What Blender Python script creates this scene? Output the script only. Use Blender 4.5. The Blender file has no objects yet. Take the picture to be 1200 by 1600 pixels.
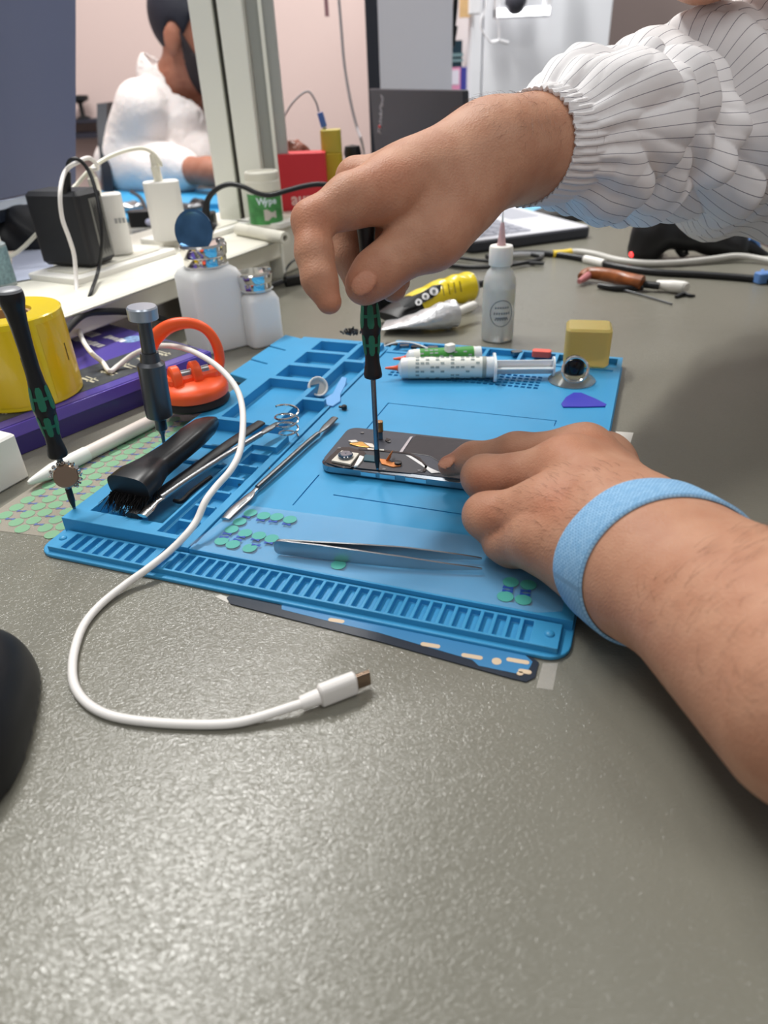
import bpy, bmesh, math, random
import numpy as np
from mathutils import Vector, Matrix, noise

random.seed(7)
SC = bpy.context.scene
COL = SC.collection

# ------------------------------------------------------------------ camera
F = 1100.0                                   # focal length in pixels of the 1200x1600 frame
PITCH, ROLL, CAMH = math.radians(32.0958), math.radians(2.5862), 0.23255
_cp, _sp, _cr, _sr = math.cos(PITCH), math.sin(PITCH), math.cos(ROLL), math.sin(ROLL)
_fw = np.array([0, _cp, -_sp]); _r0 = np.array([1.0, 0, 0]); _d0 = np.cross(_fw, _r0)
RC = np.array([_cr * _r0 + _sr * _d0, -_sr * _r0 + _cr * _d0, _fw])
CO = np.array([0, 0, CAMH])
cam_d = bpy.data.cameras.new('camera')
cam = bpy.data.objects.new('camera', cam_d); COL.objects.link(cam)
cam_d.sensor_fit = 'VERTICAL'; cam_d.sensor_height = 36.0; cam_d.lens = F * 36.0 / 1600.0
cam_d.clip_start = 0.01; cam_d.clip_end = 50
cam_d.dof.use_dof = True; cam_d.dof.focus_distance = 0.43; cam_d.dof.aperture_fstop = 8.5
_m = Matrix((RC[0], -RC[1], -RC[2])).transposed().to_4x4(); _m.translation = CO
cam.matrix_world = _m
SC.camera = cam

# ------------------------------------------------------------------ exposure, world, batten lamp, added fill lights
SC.view_settings.view_transform = 'Standard'
SC.view_settings.look = 'None'
SC.view_settings.gamma = 1.0
SC.view_settings.use_curve_mapping = False
SC.view_settings.exposure = 0.08
W = bpy.data.worlds.new('room_light'); SC.world = W; W.use_nodes = True
_bg = W.node_tree.nodes['Background']
_bg.inputs[0].default_value = (0.94, 0.97, 1.0, 1); _bg.inputs[1].default_value = 0.27

def overhead_light(x, y, sx, sy, watts, z=1.95, colour=(1, .985, .95), rz=0.0):
    l = bpy.data.lights.new('batten_or_fill_light', 'AREA'); l.shape = 'RECTANGLE'; l.size = sx; l.size_y = sy
    l.energy = watts; l.color = colour
    o = bpy.data.objects.new('batten_or_fill_light', l); COL.objects.link(o); o.location = (x, y, z); o.rotation_euler = (0, 0, rz)
overhead_light(-0.53, 1.50, 1.6, 0.16, 62, rz=math.radians(54))      # the long batten over the bench
overhead_light(-0.55, -0.45, 0.62, 0.62, 7)  # added fill from the front left to brighten the post, no known fixture
overhead_light(0.95, -0.60, 0.62, 0.62, 11)  # added fill from the front right that lifts the sleeve's near side
overhead_light(0.95, 2.00, 0.62, 0.62, 21)  # added fill at the far right, there to lighten the cabinet

# ------------------------------------------------------------------ pixel <-> world helpers (used only to survey the place)
def ray(u, v): return RC.T @ np.array([(u - 600.0) / F, (v - 800.0) / F, 1.0])
def P(u, v, z=0.0):                           # the point of the horizontal plane z seen at (u, v)
    d = ray(u, v); return CO + d * ((z - CAMH) / d[2])
def D(u, v, y):                               # the point of the upright plane y seen at (u, v)
    d = ray(u, v); return CO + d * (y / d[1])
def J(u, v, d): return CO + ray(u, v) * d     # the point at optical depth d
MO = np.array([-.20457, .34076]); MYAW = -.3633
ME1 = np.array([math.cos(MYAW), math.sin(MYAW)]); ME2 = np.array([-math.sin(MYAW), math.cos(MYAW)])
def mm(s, t, z):                              # mat millimetres -> world
    q = MO + (ME1 * s + ME2 * t) / 1000.0; return np.array([q[0], q[1], z / 1000.0])

# ------------------------------------------------------------------ materials
def lin(c):
    return tuple(((x / 255.0) / 12.92 if x <= 10.3 else ((x / 255.0 + .055) / 1.055) ** 2.4) for x in c) + (1.0,)
MATS = {}
def mat(name, col, rough=.5, metal=0.0, spec=.5, bump=None, vary=0.0, trans=0.0, alpha=1.0, ior=1.45, sss=0.0, coat=0.0, emit=0.0, aniso=0.0, vscale=40):
    """col = sRGB 0-255; bump = (noise scale, height in metres, detail)"""
    if name in MATS: return MATS[name]
    m = bpy.data.materials.new(name); m.use_nodes = True; MATS[name] = m
    nt = m.node_tree; b = nt.nodes['Principled BSDF']; L = nt.links
    c = lin(col)
    b.inputs['Base Color'].default_value = c; b.inputs['Roughness'].default_value = rough
    b.inputs['Metallic'].default_value = metal; b.inputs['Specular IOR Level'].default_value = spec
    b.inputs['Transmission Weight'].default_value = trans; b.inputs['Alpha'].default_value = alpha
    b.inputs['IOR'].default_value = ior; b.inputs['Coat Weight'].default_value = coat
    b.inputs['Anisotropic'].default_value = aniso
    if sss:
        b.inputs['Subsurface Weight'].default_value = sss; b.inputs['Subsurface Radius'].default_value = (.006, .003, .002); b.inputs['Subsurface Scale'].default_value = 1.0
    if emit:
        b.inputs['Emission Color'].default_value = c; b.inputs['Emission Strength'].default_value = emit
    if bump or vary:
        tc = nt.nodes.new('ShaderNodeTexCoord')
    if bump:
        n = nt.nodes.new('ShaderNodeTexNoise'); n.inputs['Scale'].default_value = bump[0]; n.inputs['Detail'].default_value = bump[2] if len(bump) > 2 else 3
        bp = nt.nodes.new('ShaderNodeBump'); bp.inputs['Distance'].default_value = bump[1]; bp.inputs['Strength'].default_value = 1.0
        L.new(tc.outputs['Object'], n.inputs['Vector']); L.new(n.outputs['Fac'], bp.inputs['Height']); L.new(bp.outputs['Normal'], b.inputs['Normal'])
    if vary:
        n2 = nt.nodes.new('ShaderNodeTexNoise'); n2.inputs['Scale'].default_value = vscale; n2.inputs['Detail'].default_value = 5
        mr = nt.nodes.new('ShaderNodeMapRange'); mr.inputs[1].default_value = .3; mr.inputs[2].default_value = .7
        mr.inputs[3].default_value = 1 - vary; mr.inputs[4].default_value = 1 + vary
        mx = nt.nodes.new('ShaderNodeMix'); mx.data_type = 'RGBA'; mx.blend_type = 'MULTIPLY'; mx.inputs[0].default_value = 1
        L.new(tc.outputs['Object'], n2.inputs['Vector']); L.new(n2.outputs['Fac'], mr.inputs[0])
        mx.inputs[6].default_value = c; L.new(mr.outputs[0], mx.inputs[7]); L.new(mx.outputs[2], b.inputs['Base Color'])
    return m

# ------------------------------------------------------------------ objects
def obj(name, me, material=None, parent=None):
    o = bpy.data.objects.new(name, me); COL.objects.link(o)
    if material is not None:
        for k in (material if isinstance(material, (list, tuple)) else [material]): me.materials.append(k)
    if parent is not None:
        o.parent = parent
        loc = parent.get('_base'); pm = Matrix.Translation(parent.location) @ parent.rotation_euler.to_matrix().to_4x4()
        if parent.type == 'EMPTY': o.matrix_parent_inverse = pm.inverted()
    return o
def tag(o, label=None, cat=None, group=None, kind=None):
    if label: o['label'] = label
    if cat: o['category'] = cat
    if group: o['group'] = group
    if kind: o['kind'] = kind
    return o
def thing(name, label, cat, loc=(0, 0, 0), group=None, rz=0.0):
    o = bpy.data.objects.new(name, None); COL.objects.link(o); o.empty_display_size = .01
    o.location = Vector([float(x) for x in loc]); o.rotation_euler = (0, 0, rz)
    return tag(o, label, cat, group)

def frame(o, x, z=None):
    """4x4 with origin o, local Z along axis x (a direction)"""
    o = Vector([float(k) for k in o]); w = Vector([float(k) for k in x]).normalized()
    q = w.to_track_quat('Z', 'Y'); m = q.to_matrix().to_4x4(); m.translation = o; return m
def at(x, y=None, z=None, rz=0.0, s=1.0):
    if y is None: x, y, z = x
    return Matrix.Translation((float(x), float(y), float(z))) @ Matrix.Rotation(rz, 4, 'Z') @ Matrix.Scale(s, 4)

class G:
    """collects shapes, builds ONE mesh object"""
    def __init__(s, M=None): s.v = []; s.f = []; s.mi = []; s.M = M or Matrix.Identity(4); s.cur = 0
    def add(s, v, f, M=None):
        M = s.M @ M if M is not None else s.M
        b = len(s.v); s.v += [tuple(M @ Vector([float(k) for k in p])) for p in v]
        s.f += [tuple(i + b for i in q) for q in f]; s.mi += [s.cur] * len(f); return s
    def box(s, c, d, M=None):
        x, y, z = (k / 2 for k in d)
        v = [(c[0] + i * x, c[1] + j * y, c[2] + k * z) for k in (-1, 1) for j in (-1, 1) for i in (-1, 1)]
        return s.add(v, [(0, 2, 3, 1), (4, 5, 7, 6), (0, 1, 5, 4), (2, 6, 7, 3), (0, 4, 6, 2), (1, 3, 7, 5)], M)
    def rbox(s, c, d, r, M=None, n=5, top=0.0):
        """box whose upright corners are round, plus an optional small top and bottom chamfer"""
        pts = rrect(d[0], d[1], r, n); h = d[2]
        if top:
            pi = rrect(d[0] - 2 * top, d[1] - 2 * top, max(r - top, r * .3), n)
            rings = [(pi, -h / 2), (pts, -h / 2 + top), (pts, h / 2 - top), (pi, h / 2)]
        else: rings = [(pts, -h / 2), (pts, h / 2)]
        v = [(c[0] + x, c[1] + y, c[2] + z) for ps, z in rings for x, y in ps]
        k = len(pts); f = [tuple(range(k))[::-1], tuple(range(k * (len(rings) - 1), k * len(rings)))]
        for q in range(len(rings) - 1):
            f += [(q * k + i, q * k + (i + 1) % k, (q + 1) * k + (i + 1) % k, (q + 1) * k + i) for i in range(k)]
        return s.add(v, f, M)
    def prism(s, pts, z0, z1, M=None):
        n = len(pts); v = [(x, y, z0) for x, y in pts] + [(x, y, z1) for x, y in pts]
        ar = sum(pts[i][0] * pts[(i + 1) % n][1] - pts[(i + 1) % n][0] * pts[i][1] for i in range(n))
        if ar < 0: v = v[:n][::-1] + v[n:][::-1]
        f = [tuple(range(n))[::-1], tuple(range(n, 2 * n))] + [(i, (i + 1) % n, n + (i + 1) % n, n + i) for i in range(n)]
        return s.add(v, f, M)
    def lathe(s, prof, M=None, n=32, sy=1.0):
        v = []; f = []; k = len(prof)
        for i in range(n):
            a = 2 * math.pi * i / n
            v += [(r * math.cos(a), r * math.sin(a) * sy, z) for r, z in prof]
        for i in range(n):
            j = (i + 1) % n
            f += [(i * k + q, j * k + q, j * k + q + 1, i * k + q + 1) for q in range(k - 1)]
        if prof[0][0] > 1e-6: f.append(tuple(i * k for i in range(n))[::-1])
        if prof[-1][0] > 1e-6: f.append(tuple(i * k + k - 1 for i in range(n)))
        return s.add(v, f, M)
    def cyl(s, a, b, r, r2=None, n=24):
        a = Vector([float(k) for k in a]); b = Vector([float(k) for k in b])
        return s.lathe([(r, 0), (r if r2 is None else r2, (b - a).length)], frame(a, b - a), n)
    def ball(s, c, r, M=None, n=20, sc=(1, 1, 1)):
        k = n // 2
        T = Matrix.Translation(Vector([float(x) for x in c])) @ Matrix.Diagonal((*sc, 1))
        if M is not None: T = M @ T
        return s.lathe([(r * math.sin(math.pi * i / k), -r * math.cos(math.pi * i / k)) for i in range(k + 1)], T, n)
    def tube(s, path, r, n=12, step=6, closed=False, flat=1.0):
        pts = spline(path, step, closed); m = len(pts)
        rr = [r] * m if not hasattr(r, '__len__') else list(np.interp(np.linspace(0, len(r) - 1, m), range(len(r)), r))
        up = None; v = []
        for i, p in enumerate(pts):
            t = (pts[(i + 1) % m] - pts[i - 1]) if closed else (pts[min(i + 1, m - 1)] - pts[max(i - 1, 0)])
            t.normalize()
            if up is None: up = Vector((0, 0, 1)) if abs(t.z) < .9 else Vector((1, 0, 0))
            up = (up - t * up.dot(t)).normalized(); sd = t.cross(up)
            for k in range(n):
                a = 2 * math.pi * k / n; v.append(p + (sd * math.cos(a) + up * math.sin(a) * flat) * rr[i])
        f = [(i * n + k, i * n + (k + 1) % n, (i + 1) % m * n + (k + 1) % n, (i + 1) % m * n + k) for i in range(m if closed else m - 1) for k in range(n)]
        if not closed: f += [tuple(range(n))[::-1], tuple(range((m - 1) * n, m * n))]
        return s.add(v, f)
    def build(s, name, material, parent=None, angle=35, bevel=0.0, seg=2, subsurf=0):
        me = bpy.data.meshes.new(name); me.from_pydata(s.v, [], s.f)
        bm = bmesh.new(); bm.from_mesh(me); bmesh.ops.recalc_face_normals(bm, faces=bm.faces); bm.to_mesh(me); bm.free(); me.update()
        if any(s.mi): me.polygons.foreach_set('material_index', s.mi)
        if angle:
            me.polygons.foreach_set('use_smooth', [True] * len(me.polygons)); me.set_sharp_from_angle(angle=math.radians(angle))
        o = obj(name, me, material, parent)
        if bevel:
            b = o.modifiers.new('bevel', 'BEVEL'); b.width = bevel; b.segments = seg; b.limit_method = 'ANGLE'; b.angle_limit = math.radians(40); b.harden_normals = False
            me.polygons.foreach_set('use_smooth', [True] * len(me.polygons)); me.set_sharp_from_angle(angle=math.radians(180))
            b.harden_normals = True
        if subsurf:
            q = o.modifiers.new('subdivision', 'SUBSURF'); q.levels = q.render_levels = subsurf
        return o

def rrect(w, d, r, n=5):
    r = min(r, w / 2 - 1e-6, d / 2 - 1e-6); out = []
    for cx, cy, a0 in ((w / 2 - r, d / 2 - r, 0), (-w / 2 + r, d / 2 - r, 90), (-w / 2 + r, -d / 2 + r, 180), (w / 2 - r, -d / 2 + r, 270)):
        for i in range(n + 1):
            a = math.radians(a0 + 90 * i / n); out.append((cx + r * math.cos(a), cy + r * math.sin(a)))
    return out
def ellipse(cx, cy, a, b, n=20, rot=0.0):
    return [(cx + a * math.cos(t) * math.cos(rot) - b * math.sin(t) * math.sin(rot), cy + a * math.cos(t) * math.sin(rot) + b * math.sin(t) * math.cos(rot)) for t in [2 * math.pi * i / n for i in range(n)]]
def spline(path, step=6, closed=False):
    p = [Vector([float(k) for k in q]) for q in path]
    if len(p) < 3 and not closed: return p
    out = []; n = len(p)
    for i in range(n if closed else n - 1):
        if closed: a, b, c, d = p[i - 1], p[i], p[(i + 1) % n], p[(i + 2) % n]
        else: a, b, c, d = p[max(i - 1, 0)], p[i], p[i + 1], p[min(i + 2, n - 1)]
        for k in range(step):
            t = k / step
            out.append(.5 * ((2 * b) + (c - a) * t + (2 * a - 5 * b + 4 * c - d) * t * t + (3 * b - a - 3 * c + d) * t ** 3))
    if not closed: out.append(p[-1])
    return out
def text(name, body, size, material, parent, M, depth=.00008, align='CENTER', bold=0.0, squeeze=1.0):
    cu = bpy.data.curves.new(name, 'FONT'); cu.body = body; cu.size = size; cu.extrude = depth; cu.align_x = align; cu.align_y = 'CENTER'; cu.offset = bold; cu.resolution_u = 3
    t = bpy.data.objects.new(name, cu); me = bpy.data.meshes.new_from_object(t); bpy.data.objects.remove(t); bpy.data.curves.remove(cu)
    me.transform(M @ Matrix.Diagonal((squeeze, 1, 1, 1))); return obj(name, me, material, parent)
def facing(o, right, up):
    """matrix with local X=right, Y=up, Z=out of the surface"""
    r = Vector([float(k) for k in right]).normalized(); u = Vector([float(k) for k in up]); u = (u - r * u.dot(r)).normalized(); n = r.cross(u)
    m = Matrix((r, u, n)).transposed().to_4x4(); m.translation = Vector([float(k) for k in o]); return m
def structure(o): o['kind'] = 'structure'; return o
def stepped(xs, ys, hf, z0):
    """one connected solid of rectangular cells, hf(x, y) = height of the cell whose centre is (x, y)"""
    xs = sorted(set(round(x, 3) for x in xs)); ys = sorted(set(round(y, 3) for y in ys)); nx, ny = len(xs) - 1, len(ys) - 1
    Hh = [[round(hf((xs[i] + xs[i + 1]) / 2, (ys[j] + ys[j + 1]) / 2), 3) for j in range(ny)] for i in range(nx)]
    idx = {}; V = []; Fc = []
    def vv(x, y, z):
        k = (x, y, z)
        if k not in idx: idx[k] = len(V); V.append((x / 1000, y / 1000, z / 1000))
        return idx[k]
    def h(i, j): return Hh[i][j] if 0 <= i < nx and 0 <= j < ny else z0
    corner = {}
    for i in range(nx + 1):
        for j in range(ny + 1):
            corner[i, j] = sorted({h(i - 1, j - 1), h(i, j - 1), h(i - 1, j), h(i, j), z0} if (i in (0, nx) or j in (0, ny)) else {h(i - 1, j - 1), h(i, j - 1), h(i - 1, j), h(i, j)})
    def wall(i0, j0, i1, j1, za, zb, flip):
        lo, hi = min(za, zb), max(za, zb)
        a = [z for z in corner[i0, j0] if lo <= z <= hi]; b = [z for z in corner[i1, j1] if lo <= z <= hi]
        q = [vv(xs[i0], ys[j0], z) for z in a] + [vv(xs[i1], ys[j1], z) for z in b[::-1]]
        Fc.append(tuple(q[::-1] if flip else q))
    for i in range(nx):
        for j in range(ny):
            Fc.append((vv(xs[i], ys[j], Hh[i][j]), vv(xs[i + 1], ys[j], Hh[i][j]), vv(xs[i + 1], ys[j + 1], Hh[i][j]), vv(xs[i], ys[j + 1], Hh[i][j])))
    for i in range(nx + 1):
        for j in range(ny):
            a, b = h(i - 1, j), h(i, j)
            if a != b: wall(i, j, i, j + 1, a, b, flip=(b > a) is False)
    for i in range(nx):
        for j in range(ny + 1):
            a, b = h(i, j - 1), h(i, j)
            if a != b: wall(i, j, i + 1, j, a, b, flip=(b > a))
    g = G(); g.v = V; g.f = Fc; g.mi = [0] * len(Fc); return g
# ================================================================== the setting
M_DESK = mat('desk_laminate', (126, 124, 113), .23, spec=.65)
_nt = M_DESK.node_tree; _b = _nt.nodes['Principled BSDF']
_tc = _nt.nodes.new('ShaderNodeTexCoord'); _n = _nt.nodes.new('ShaderNodeTexNoise'); _n.inputs['Scale'].default_value = 520; _n.inputs['Detail'].default_value = 1.5; _n.inputs['Distortion'].default_value = 1.6
_mp = _nt.nodes.new('ShaderNodeMapping'); _mp.inputs['Scale'].default_value = (.75, 1.3, 1); _mp.inputs['Rotation'].default_value = (0, 0, .5)
_bp = _nt.nodes.new('ShaderNodeBump'); _bp.inputs['Distance'].default_value = .00038; _bp.inputs['Strength'].default_value = .75
_nt.links.new(_tc.outputs['Object'], _mp.inputs['Vector']); _nt.links.new(_mp.outputs[0], _n.inputs['Vector']); _nt.links.new(_n.outputs['Fac'], _bp.inputs['Height']); _nt.links.new(_bp.outputs['Normal'], _b.inputs['Normal'])
# a few specks and pale stains on the laminate
_v = _nt.nodes.new('ShaderNodeTexNoise'); _v.inputs['Scale'].default_value = 4; _v.inputs['Detail'].default_value = 6
_r = _nt.nodes.new('ShaderNodeMapRange'); _r.inputs[1].default_value = .3; _r.inputs[2].default_value = .7; _r.inputs[3].default_value = .95; _r.inputs[4].default_value = 1.05
_vo = _nt.nodes.new('ShaderNodeTexVoronoi'); _vo.inputs['Scale'].default_value = 17
_sp = _nt.nodes.new('ShaderNodeMapRange'); _sp.inputs[1].default_value = .012; _sp.inputs[2].default_value = .022; _sp.inputs[3].default_value = .35; _sp.inputs[4].default_value = 1
_mu = _nt.nodes.new('ShaderNodeMath'); _mu.operation = 'MULTIPLY'
_mx = _nt.nodes.new('ShaderNodeMix'); _mx.data_type = 'RGBA'; _mx.blend_type = 'MULTIPLY'; _mx.inputs[0].default_value = 1; _mx.inputs[6].default_value = lin((124, 122, 111))
_nt.links.new(_tc.outputs['Object'], _v.inputs['Vector']); _nt.links.new(_v.outputs['Fac'], _r.inputs[0]); _nt.links.new(_tc.outputs['Object'], _vo.inputs['Vector']); _nt.links.new(_vo.outputs['Distance'], _sp.inputs[0])
_nt.links.new(_r.outputs[0], _mu.inputs[0]); _nt.links.new(_sp.outputs[0], _mu.inputs[1]); _nt.links.new(_mu.outputs[0], _mx.inputs[7]); _nt.links.new(_mx.outputs[2], _b.inputs['Base Color'])

M_WALL = mat('pink_beige_wall_paint', (214, 192, 187), .8, bump=(60, .0004))
M_WALL_SHADED = mat('shaded_wall_paint', (150, 134, 130), .8, bump=(60, .0004))  # the wall's own paint darkened: the dim right end's shade is in the colour
M_FLOOR = mat('grey_floor_vinyl', (120, 118, 114), .5, vary=.1)
M_IVORY = mat('ivory_painted_metal', (246, 246, 236), .42, bump=(900, .00005))
M_IVORY2 = mat('ivory_plastic', (228, 225, 212), .4)
M_GLASSY = mat('post_side_shade_grey', (176, 178, 174), .3, metal=.2)  # grey puts the shaded, glassy look of the post's side into the colour
M_BLACK = mat('black_plastic', (22, 23, 26), .42, bump=(1500, .00005))
M_BLACKG = mat('black_gloss_plastic', (14, 15, 18), .2)
M_WHITE = mat('white_plastic', (236, 234, 228), .38)
M_CHROME = mat('chrome', (225, 222, 218), .12, metal=1.0)
M_STEEL = mat('brushed_steel', (176, 178, 180), .28, metal=1.0, bump=(700, .00004))
M_DSTEEL = mat('dark_steel', (120, 122, 124), .35, metal=1.0)
M_INK = mat('dark_print', (40, 40, 44), .6)
M_WPRINT = mat('white_print', (232, 230, 228), .6)

g = G(); g.box((0, 1.2, -.765), (5.0, 5.2, .03)); structure(g.build('floor', M_FLOOR))
g = G(); g.box((-.85, 2.82, .45), (3.0, .08, 2.4)); structure(g.build('wall_back', M_WALL))
g = G(); g.box((1.45, 2.84, .45), (1.6, .08, 2.4)); structure(g.build('wall_right', M_WALL_SHADED))
g = G(); g.box((-2.4, 1.4, .45), (.08, 2.9, 2.4)); structure(g.build('wall_left', M_WALL))

# the long bench everything stands on
desk = thing('workbench', 'long grey textured workbench that carries the repair mat', 'table', (0, .8, -.75))
g = G(); g.box((-.295, .835, -.0125), (1.71, 2.01, .025)); g.build('bench_top', M_DESK, desk, bevel=.003)
for x, y in ((-1.08, -.08), (.50, -.08), (-1.08, 1.76), (.50, 1.76)):
    g = G(); g.box((x, y, -.3875), (.05, .05, .725)); g.build('leg', M_IVORY, desk)

# raised power trunking across the bench and the aluminium post on it
TD = Vector((.475, .88, 0)); TN = Vector((-.88, .475, 0)); T0 = Vector((-.2697, .6564, 0))
def tk(a, b, z): return T0 + TD * a + TN * b + Vector((0, 0, z))
TM = Matrix((TD, TN, Vector((0, 0, 1)))).transposed().to_4x4(); TM.translation = T0
trunk = thing('power_trunking', 'ivory power trunking running across the bench behind the plastic bottles', 'cable trunking', tk(0, .1, 0))
g = G(TM); g.box((-.02, .105, .0445), (.70, .20, .025)); g.box((-.02, .098, .058), (.70, .215, .006)); g.build('housing', M_IVORY2, trunk, bevel=.003)
for a, b, l in ((.125, .095, .15), (.30, .11, .14), (.425, .062, .13)):
    g = G(TM); g.rbox((a, b, .0635), (l, .075, .007), .006); g.build('socket_plate', M_WHITE, trunk, bevel=.0012)
    g = G(TM); g.rbox((a, b, .0678), (l - .03, .05, .0014), .004); g.build('socket_plate_inlay', M_IVORY2, trunk)
g = G(TM); g.box((.33 + .004, .1, .03), (.006, .19, .054)); g.build('end_cap', M_IVORY, trunk, bevel=.002)

py = 1.055
xl, xm, xr, xs = D(291, 0, py)[0], D(333, 0, py)[0], D(378, 0, py)[0], D(420, 0, py)[0]
post = thing('partition_post', 'tall ivory aluminium partition post with a dark groove, rising from the trunking', 'post', ((xl + xr) / 2, py, .06))
zt = 1.15; zh = (zt + .061) / 2; zl = zt - .061
g = G(); g.box(((xl + xm) / 2 - .001, py + .018, zh), (xm - xl - .004, .036, zl)); g.build('post_profile', M_IVORY, post, bevel=.002)
g = G(); g.box(((xm + xr) / 2 + .001, py + .018, zh), (xr - xm - .004, .036, zl)); g.build('post_profile', M_IVORY, post, bevel=.002)
g = G(); g.box(((xl + xr) / 2, py + .024, zh), (xr - xl - .012, .02, zl)); g.build('groove_strip', mat('groove_shadow_gap_rubber', (88, 86, 80), .6), post)
g = G(); g.box(((xr + xs) / 2 + .001, py + .032, zh), (xs - xr + .002, .012, zl)); g.build('side_channel', M_GLASSY, post)
g = G(); g.box((xr + (xs - xr) * .56, py + .024, zh), (.0045, .012, zl)); g.build('bead', M_IVORY, post)

# ================================================================== the blue silicone mat
M_BLUE = mat('blue_silicone', (58, 150, 200), .42, spec=.5, bump=(2600, .00004), vary=.04, vscale=30)
MATBASE = thing('repair_mat', 'blue silicone repair mat with a tool tray and screw slots', 'mat', (MO[0], MO[1], 0), rz=MYAW)
MM = Matrix.Translation((MO[0], MO[1], 0)) @ Matrix.Rotation(MYAW, 4, 'Z')
def matpart(g, name, material=None, bevel=.0006, parent=None, seg=2):
    g.v = [tuple(MM @ Vector(p)) for p in g.v]
    return g.build(name, material or M_BLUE, parent or MATBASE, bevel=bevel, seg=seg)
g = G(); g.rbox((.1525, .1955, .0013), (.305, .391, .0024), .011); matpart(g, 'base_sheet', bevel=.0008)
# strip with the screw slots
L8 = [(15.8 + 7.35 * i, 15.8 + 7.35 * i + 4.2) for i in range(8)]
R32 = [(80.2 + 6.5 * i, 80.2 + 6.5 * i + 4.5) for i in range(32)]
slots = L8 + R32
def hs(x, y):
    if 4.6 < y < 19.2 and any(a < x < b for a, b in slots): return 2.55
    return 5.8
xs = [7.2, 299.5] + [q for ab in slots for q in ab]; ys = [3.0, 4.6, 19.2, 20.8]
matpart(stepped(xs, ys, hs, 2.3), 'screw_strip', bevel=.0005)
for x, y in ((.2945, .012), (.0108, .0125)):
    g = G(); g.ball((x, y, .0058), .0024, sc=(1, 1, .6)); matpart(g, 'locating_stud', bevel=0)
g = G(); g.box((.0765, .0118, .0060), (.0012, .0165, .0012)); matpart(g, 'divider_rib', bevel=.0003)
# work surface with its embossed lines, pin grid and the row of bins along its far edge
grid_x = [113 + 5.25 * i for i in range(25)]; grid_y = [302.5, 308.5, 314.5, 320.5, 326.5]
bins = [(97, 118), (121, 150), (153, 182), (185, 214), (217, 246), (249, 274), (277, 300)]
lines = [(147, 236, 99.9, 101.0), (133, 266, 244.8, 245.9), (127.2, 128.2, 82, 122), (133, 134, 196, 246), (265, 266, 236, 246), (147, 148, 99.9, 101), (127.2, 240, 82, 82.01)]
def hw(x, y):
    if 362 < y < 386 and any(a < x < b for a, b in bins): return 3.0
    if any(a < x < a + 3.6 for a in grid_x) and any(b < y < b + 3.6 for b in grid_y): return 5.4
    for a, b, c, d in lines:
        if a < x < b and c < y < d and d - c > .5: return 6.1
    if y > 357 or x > 298 or y < 27: return 8.1
    return 7.2
xs = [92, 298, 304] + [q for ab in bins for q in ab] + [q for a in grid_x for q in (a, a + 3.6)] + [q for l in lines for q in l[:2]]
ys = [21.5, 27, 357, 362, 386, 390.5] + [q for b in grid_y for q in (b, b + 3.6)] + [q for l in lines for q in l[2:]]
matpart(stepped(xs, ys, hw, 2.2), 'work_surface', bevel=.0004)
# tool tray along the left side
pockets = [(15.5, 67, 34, 172, 3.2), (22, 63.5, 177, 258, 5.0), (24, 64.5, 264, 291, 3.4), (25, 63.5, 298, 327, 3.4), (26, 64, 333, 358, 3.4)]
bays = [(70.5, 84.5, a, a + 15.5, 3.2) for a in (28.5, 46.5, 64.5, 82.5, 100.5, 118.5)]
pits = [(69, 87.5, 160, 223, 3.4), (69, 87.5, 228, 311, 3.4), (69, 87.5, 317, 357, 3.4)]
rid = [(33, 36, 40, 44), (44, 50, 36, 39)]
def ht_(x, y):
    for a, b, c, d, z in pockets + pits:
        if a < x < b and c < y < d: return z
    for a, b, c, d, z in bays:
        if a < x < b and c < y < d: return z
    if 69 < x < 87.5 and 26 < y < 140: return 9.5 if x < 84.5 else 8.2
    if x > 87.5: return 8.2
    if x > 84.5 and y < 140: return 8.2
    return 13.2
xs = [3.6, 68, 69, 72, 84.5, 87.5, 91] + [q for p in pockets + bays + pits for q in p[:2]]
ys = [22, 26, 140, 366] + [q for p in pockets + bays + pits for q in p[2:4]]
matpart(stepped(xs, ys, ht_, 2.2), 'tool_tray', bevel=.0009)
for c_, d_ in (((.0405, .120, .0045), (.035, .003, .0028)), ((.0405, .145, .0045), (.035, .003, .0028)), ((.030, .0405, .0075), (.006, .005, .009)), ((.0465, .0405, .0075), (.006, .005, .009))):
    g = G(); g.box(c_, d_); matpart(g, 'tray_rib', bevel=.0006)
for i, (a, b) in enumerate(((262, 297), (300, 333), (336, 368))):
    g = G(); g.prism([(-.0225 + .0008 * i, a / 1000 + .003), (.0035, a / 1000 - .006), (.0035, b / 1000 - .0035), (-.0215 + .0008 * i, b / 1000 + .0045)], .004, .0105 + .0006 * i); matpart(g, 'side_flap', bevel=.0012)
# ================================================================== signed-distance bodies
def V3(p): return np.array([float(k) for k in p])
class Cone:
    def __init__(s, a, b, ra, rb=None): s.a = V3(a); s.b = V3(b); s.ra = ra; s.rb = ra if rb is None else rb
    def __call__(s, p):
        ba = s.b - s.a; L = ba @ ba + 1e-12; pa = p - s.a
        h = np.clip(pa @ ba / L, 0, 1)
        return np.linalg.norm(pa - h[..., None] * ba, axis=-1) - (s.ra + (s.rb - s.ra) * h)
class Ell:
    """ellipsoid with axes given by the rows of R"""
    def __init__(s, c, r, R=None): s.c = V3(c); s.r = V3(r); s.R = np.eye(3) if R is None else np.array(R, float)
    def __call__(s, p):
        q = (p - s.c) @ s.R.T; k0 = np.linalg.norm(q / s.r, axis=-1); k1 = np.linalg.norm(q / s.r ** 2, axis=-1) + 1e-9
        return k0 * (k0 - 1) / k1
def smin(a, b, k):
    h = np.maximum(k - np.abs(a - b), 0) / k; return np.minimum(a, b) - h * h * k * .25
def smax(a, b, k): return -smin(-a, -b, k)
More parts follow.
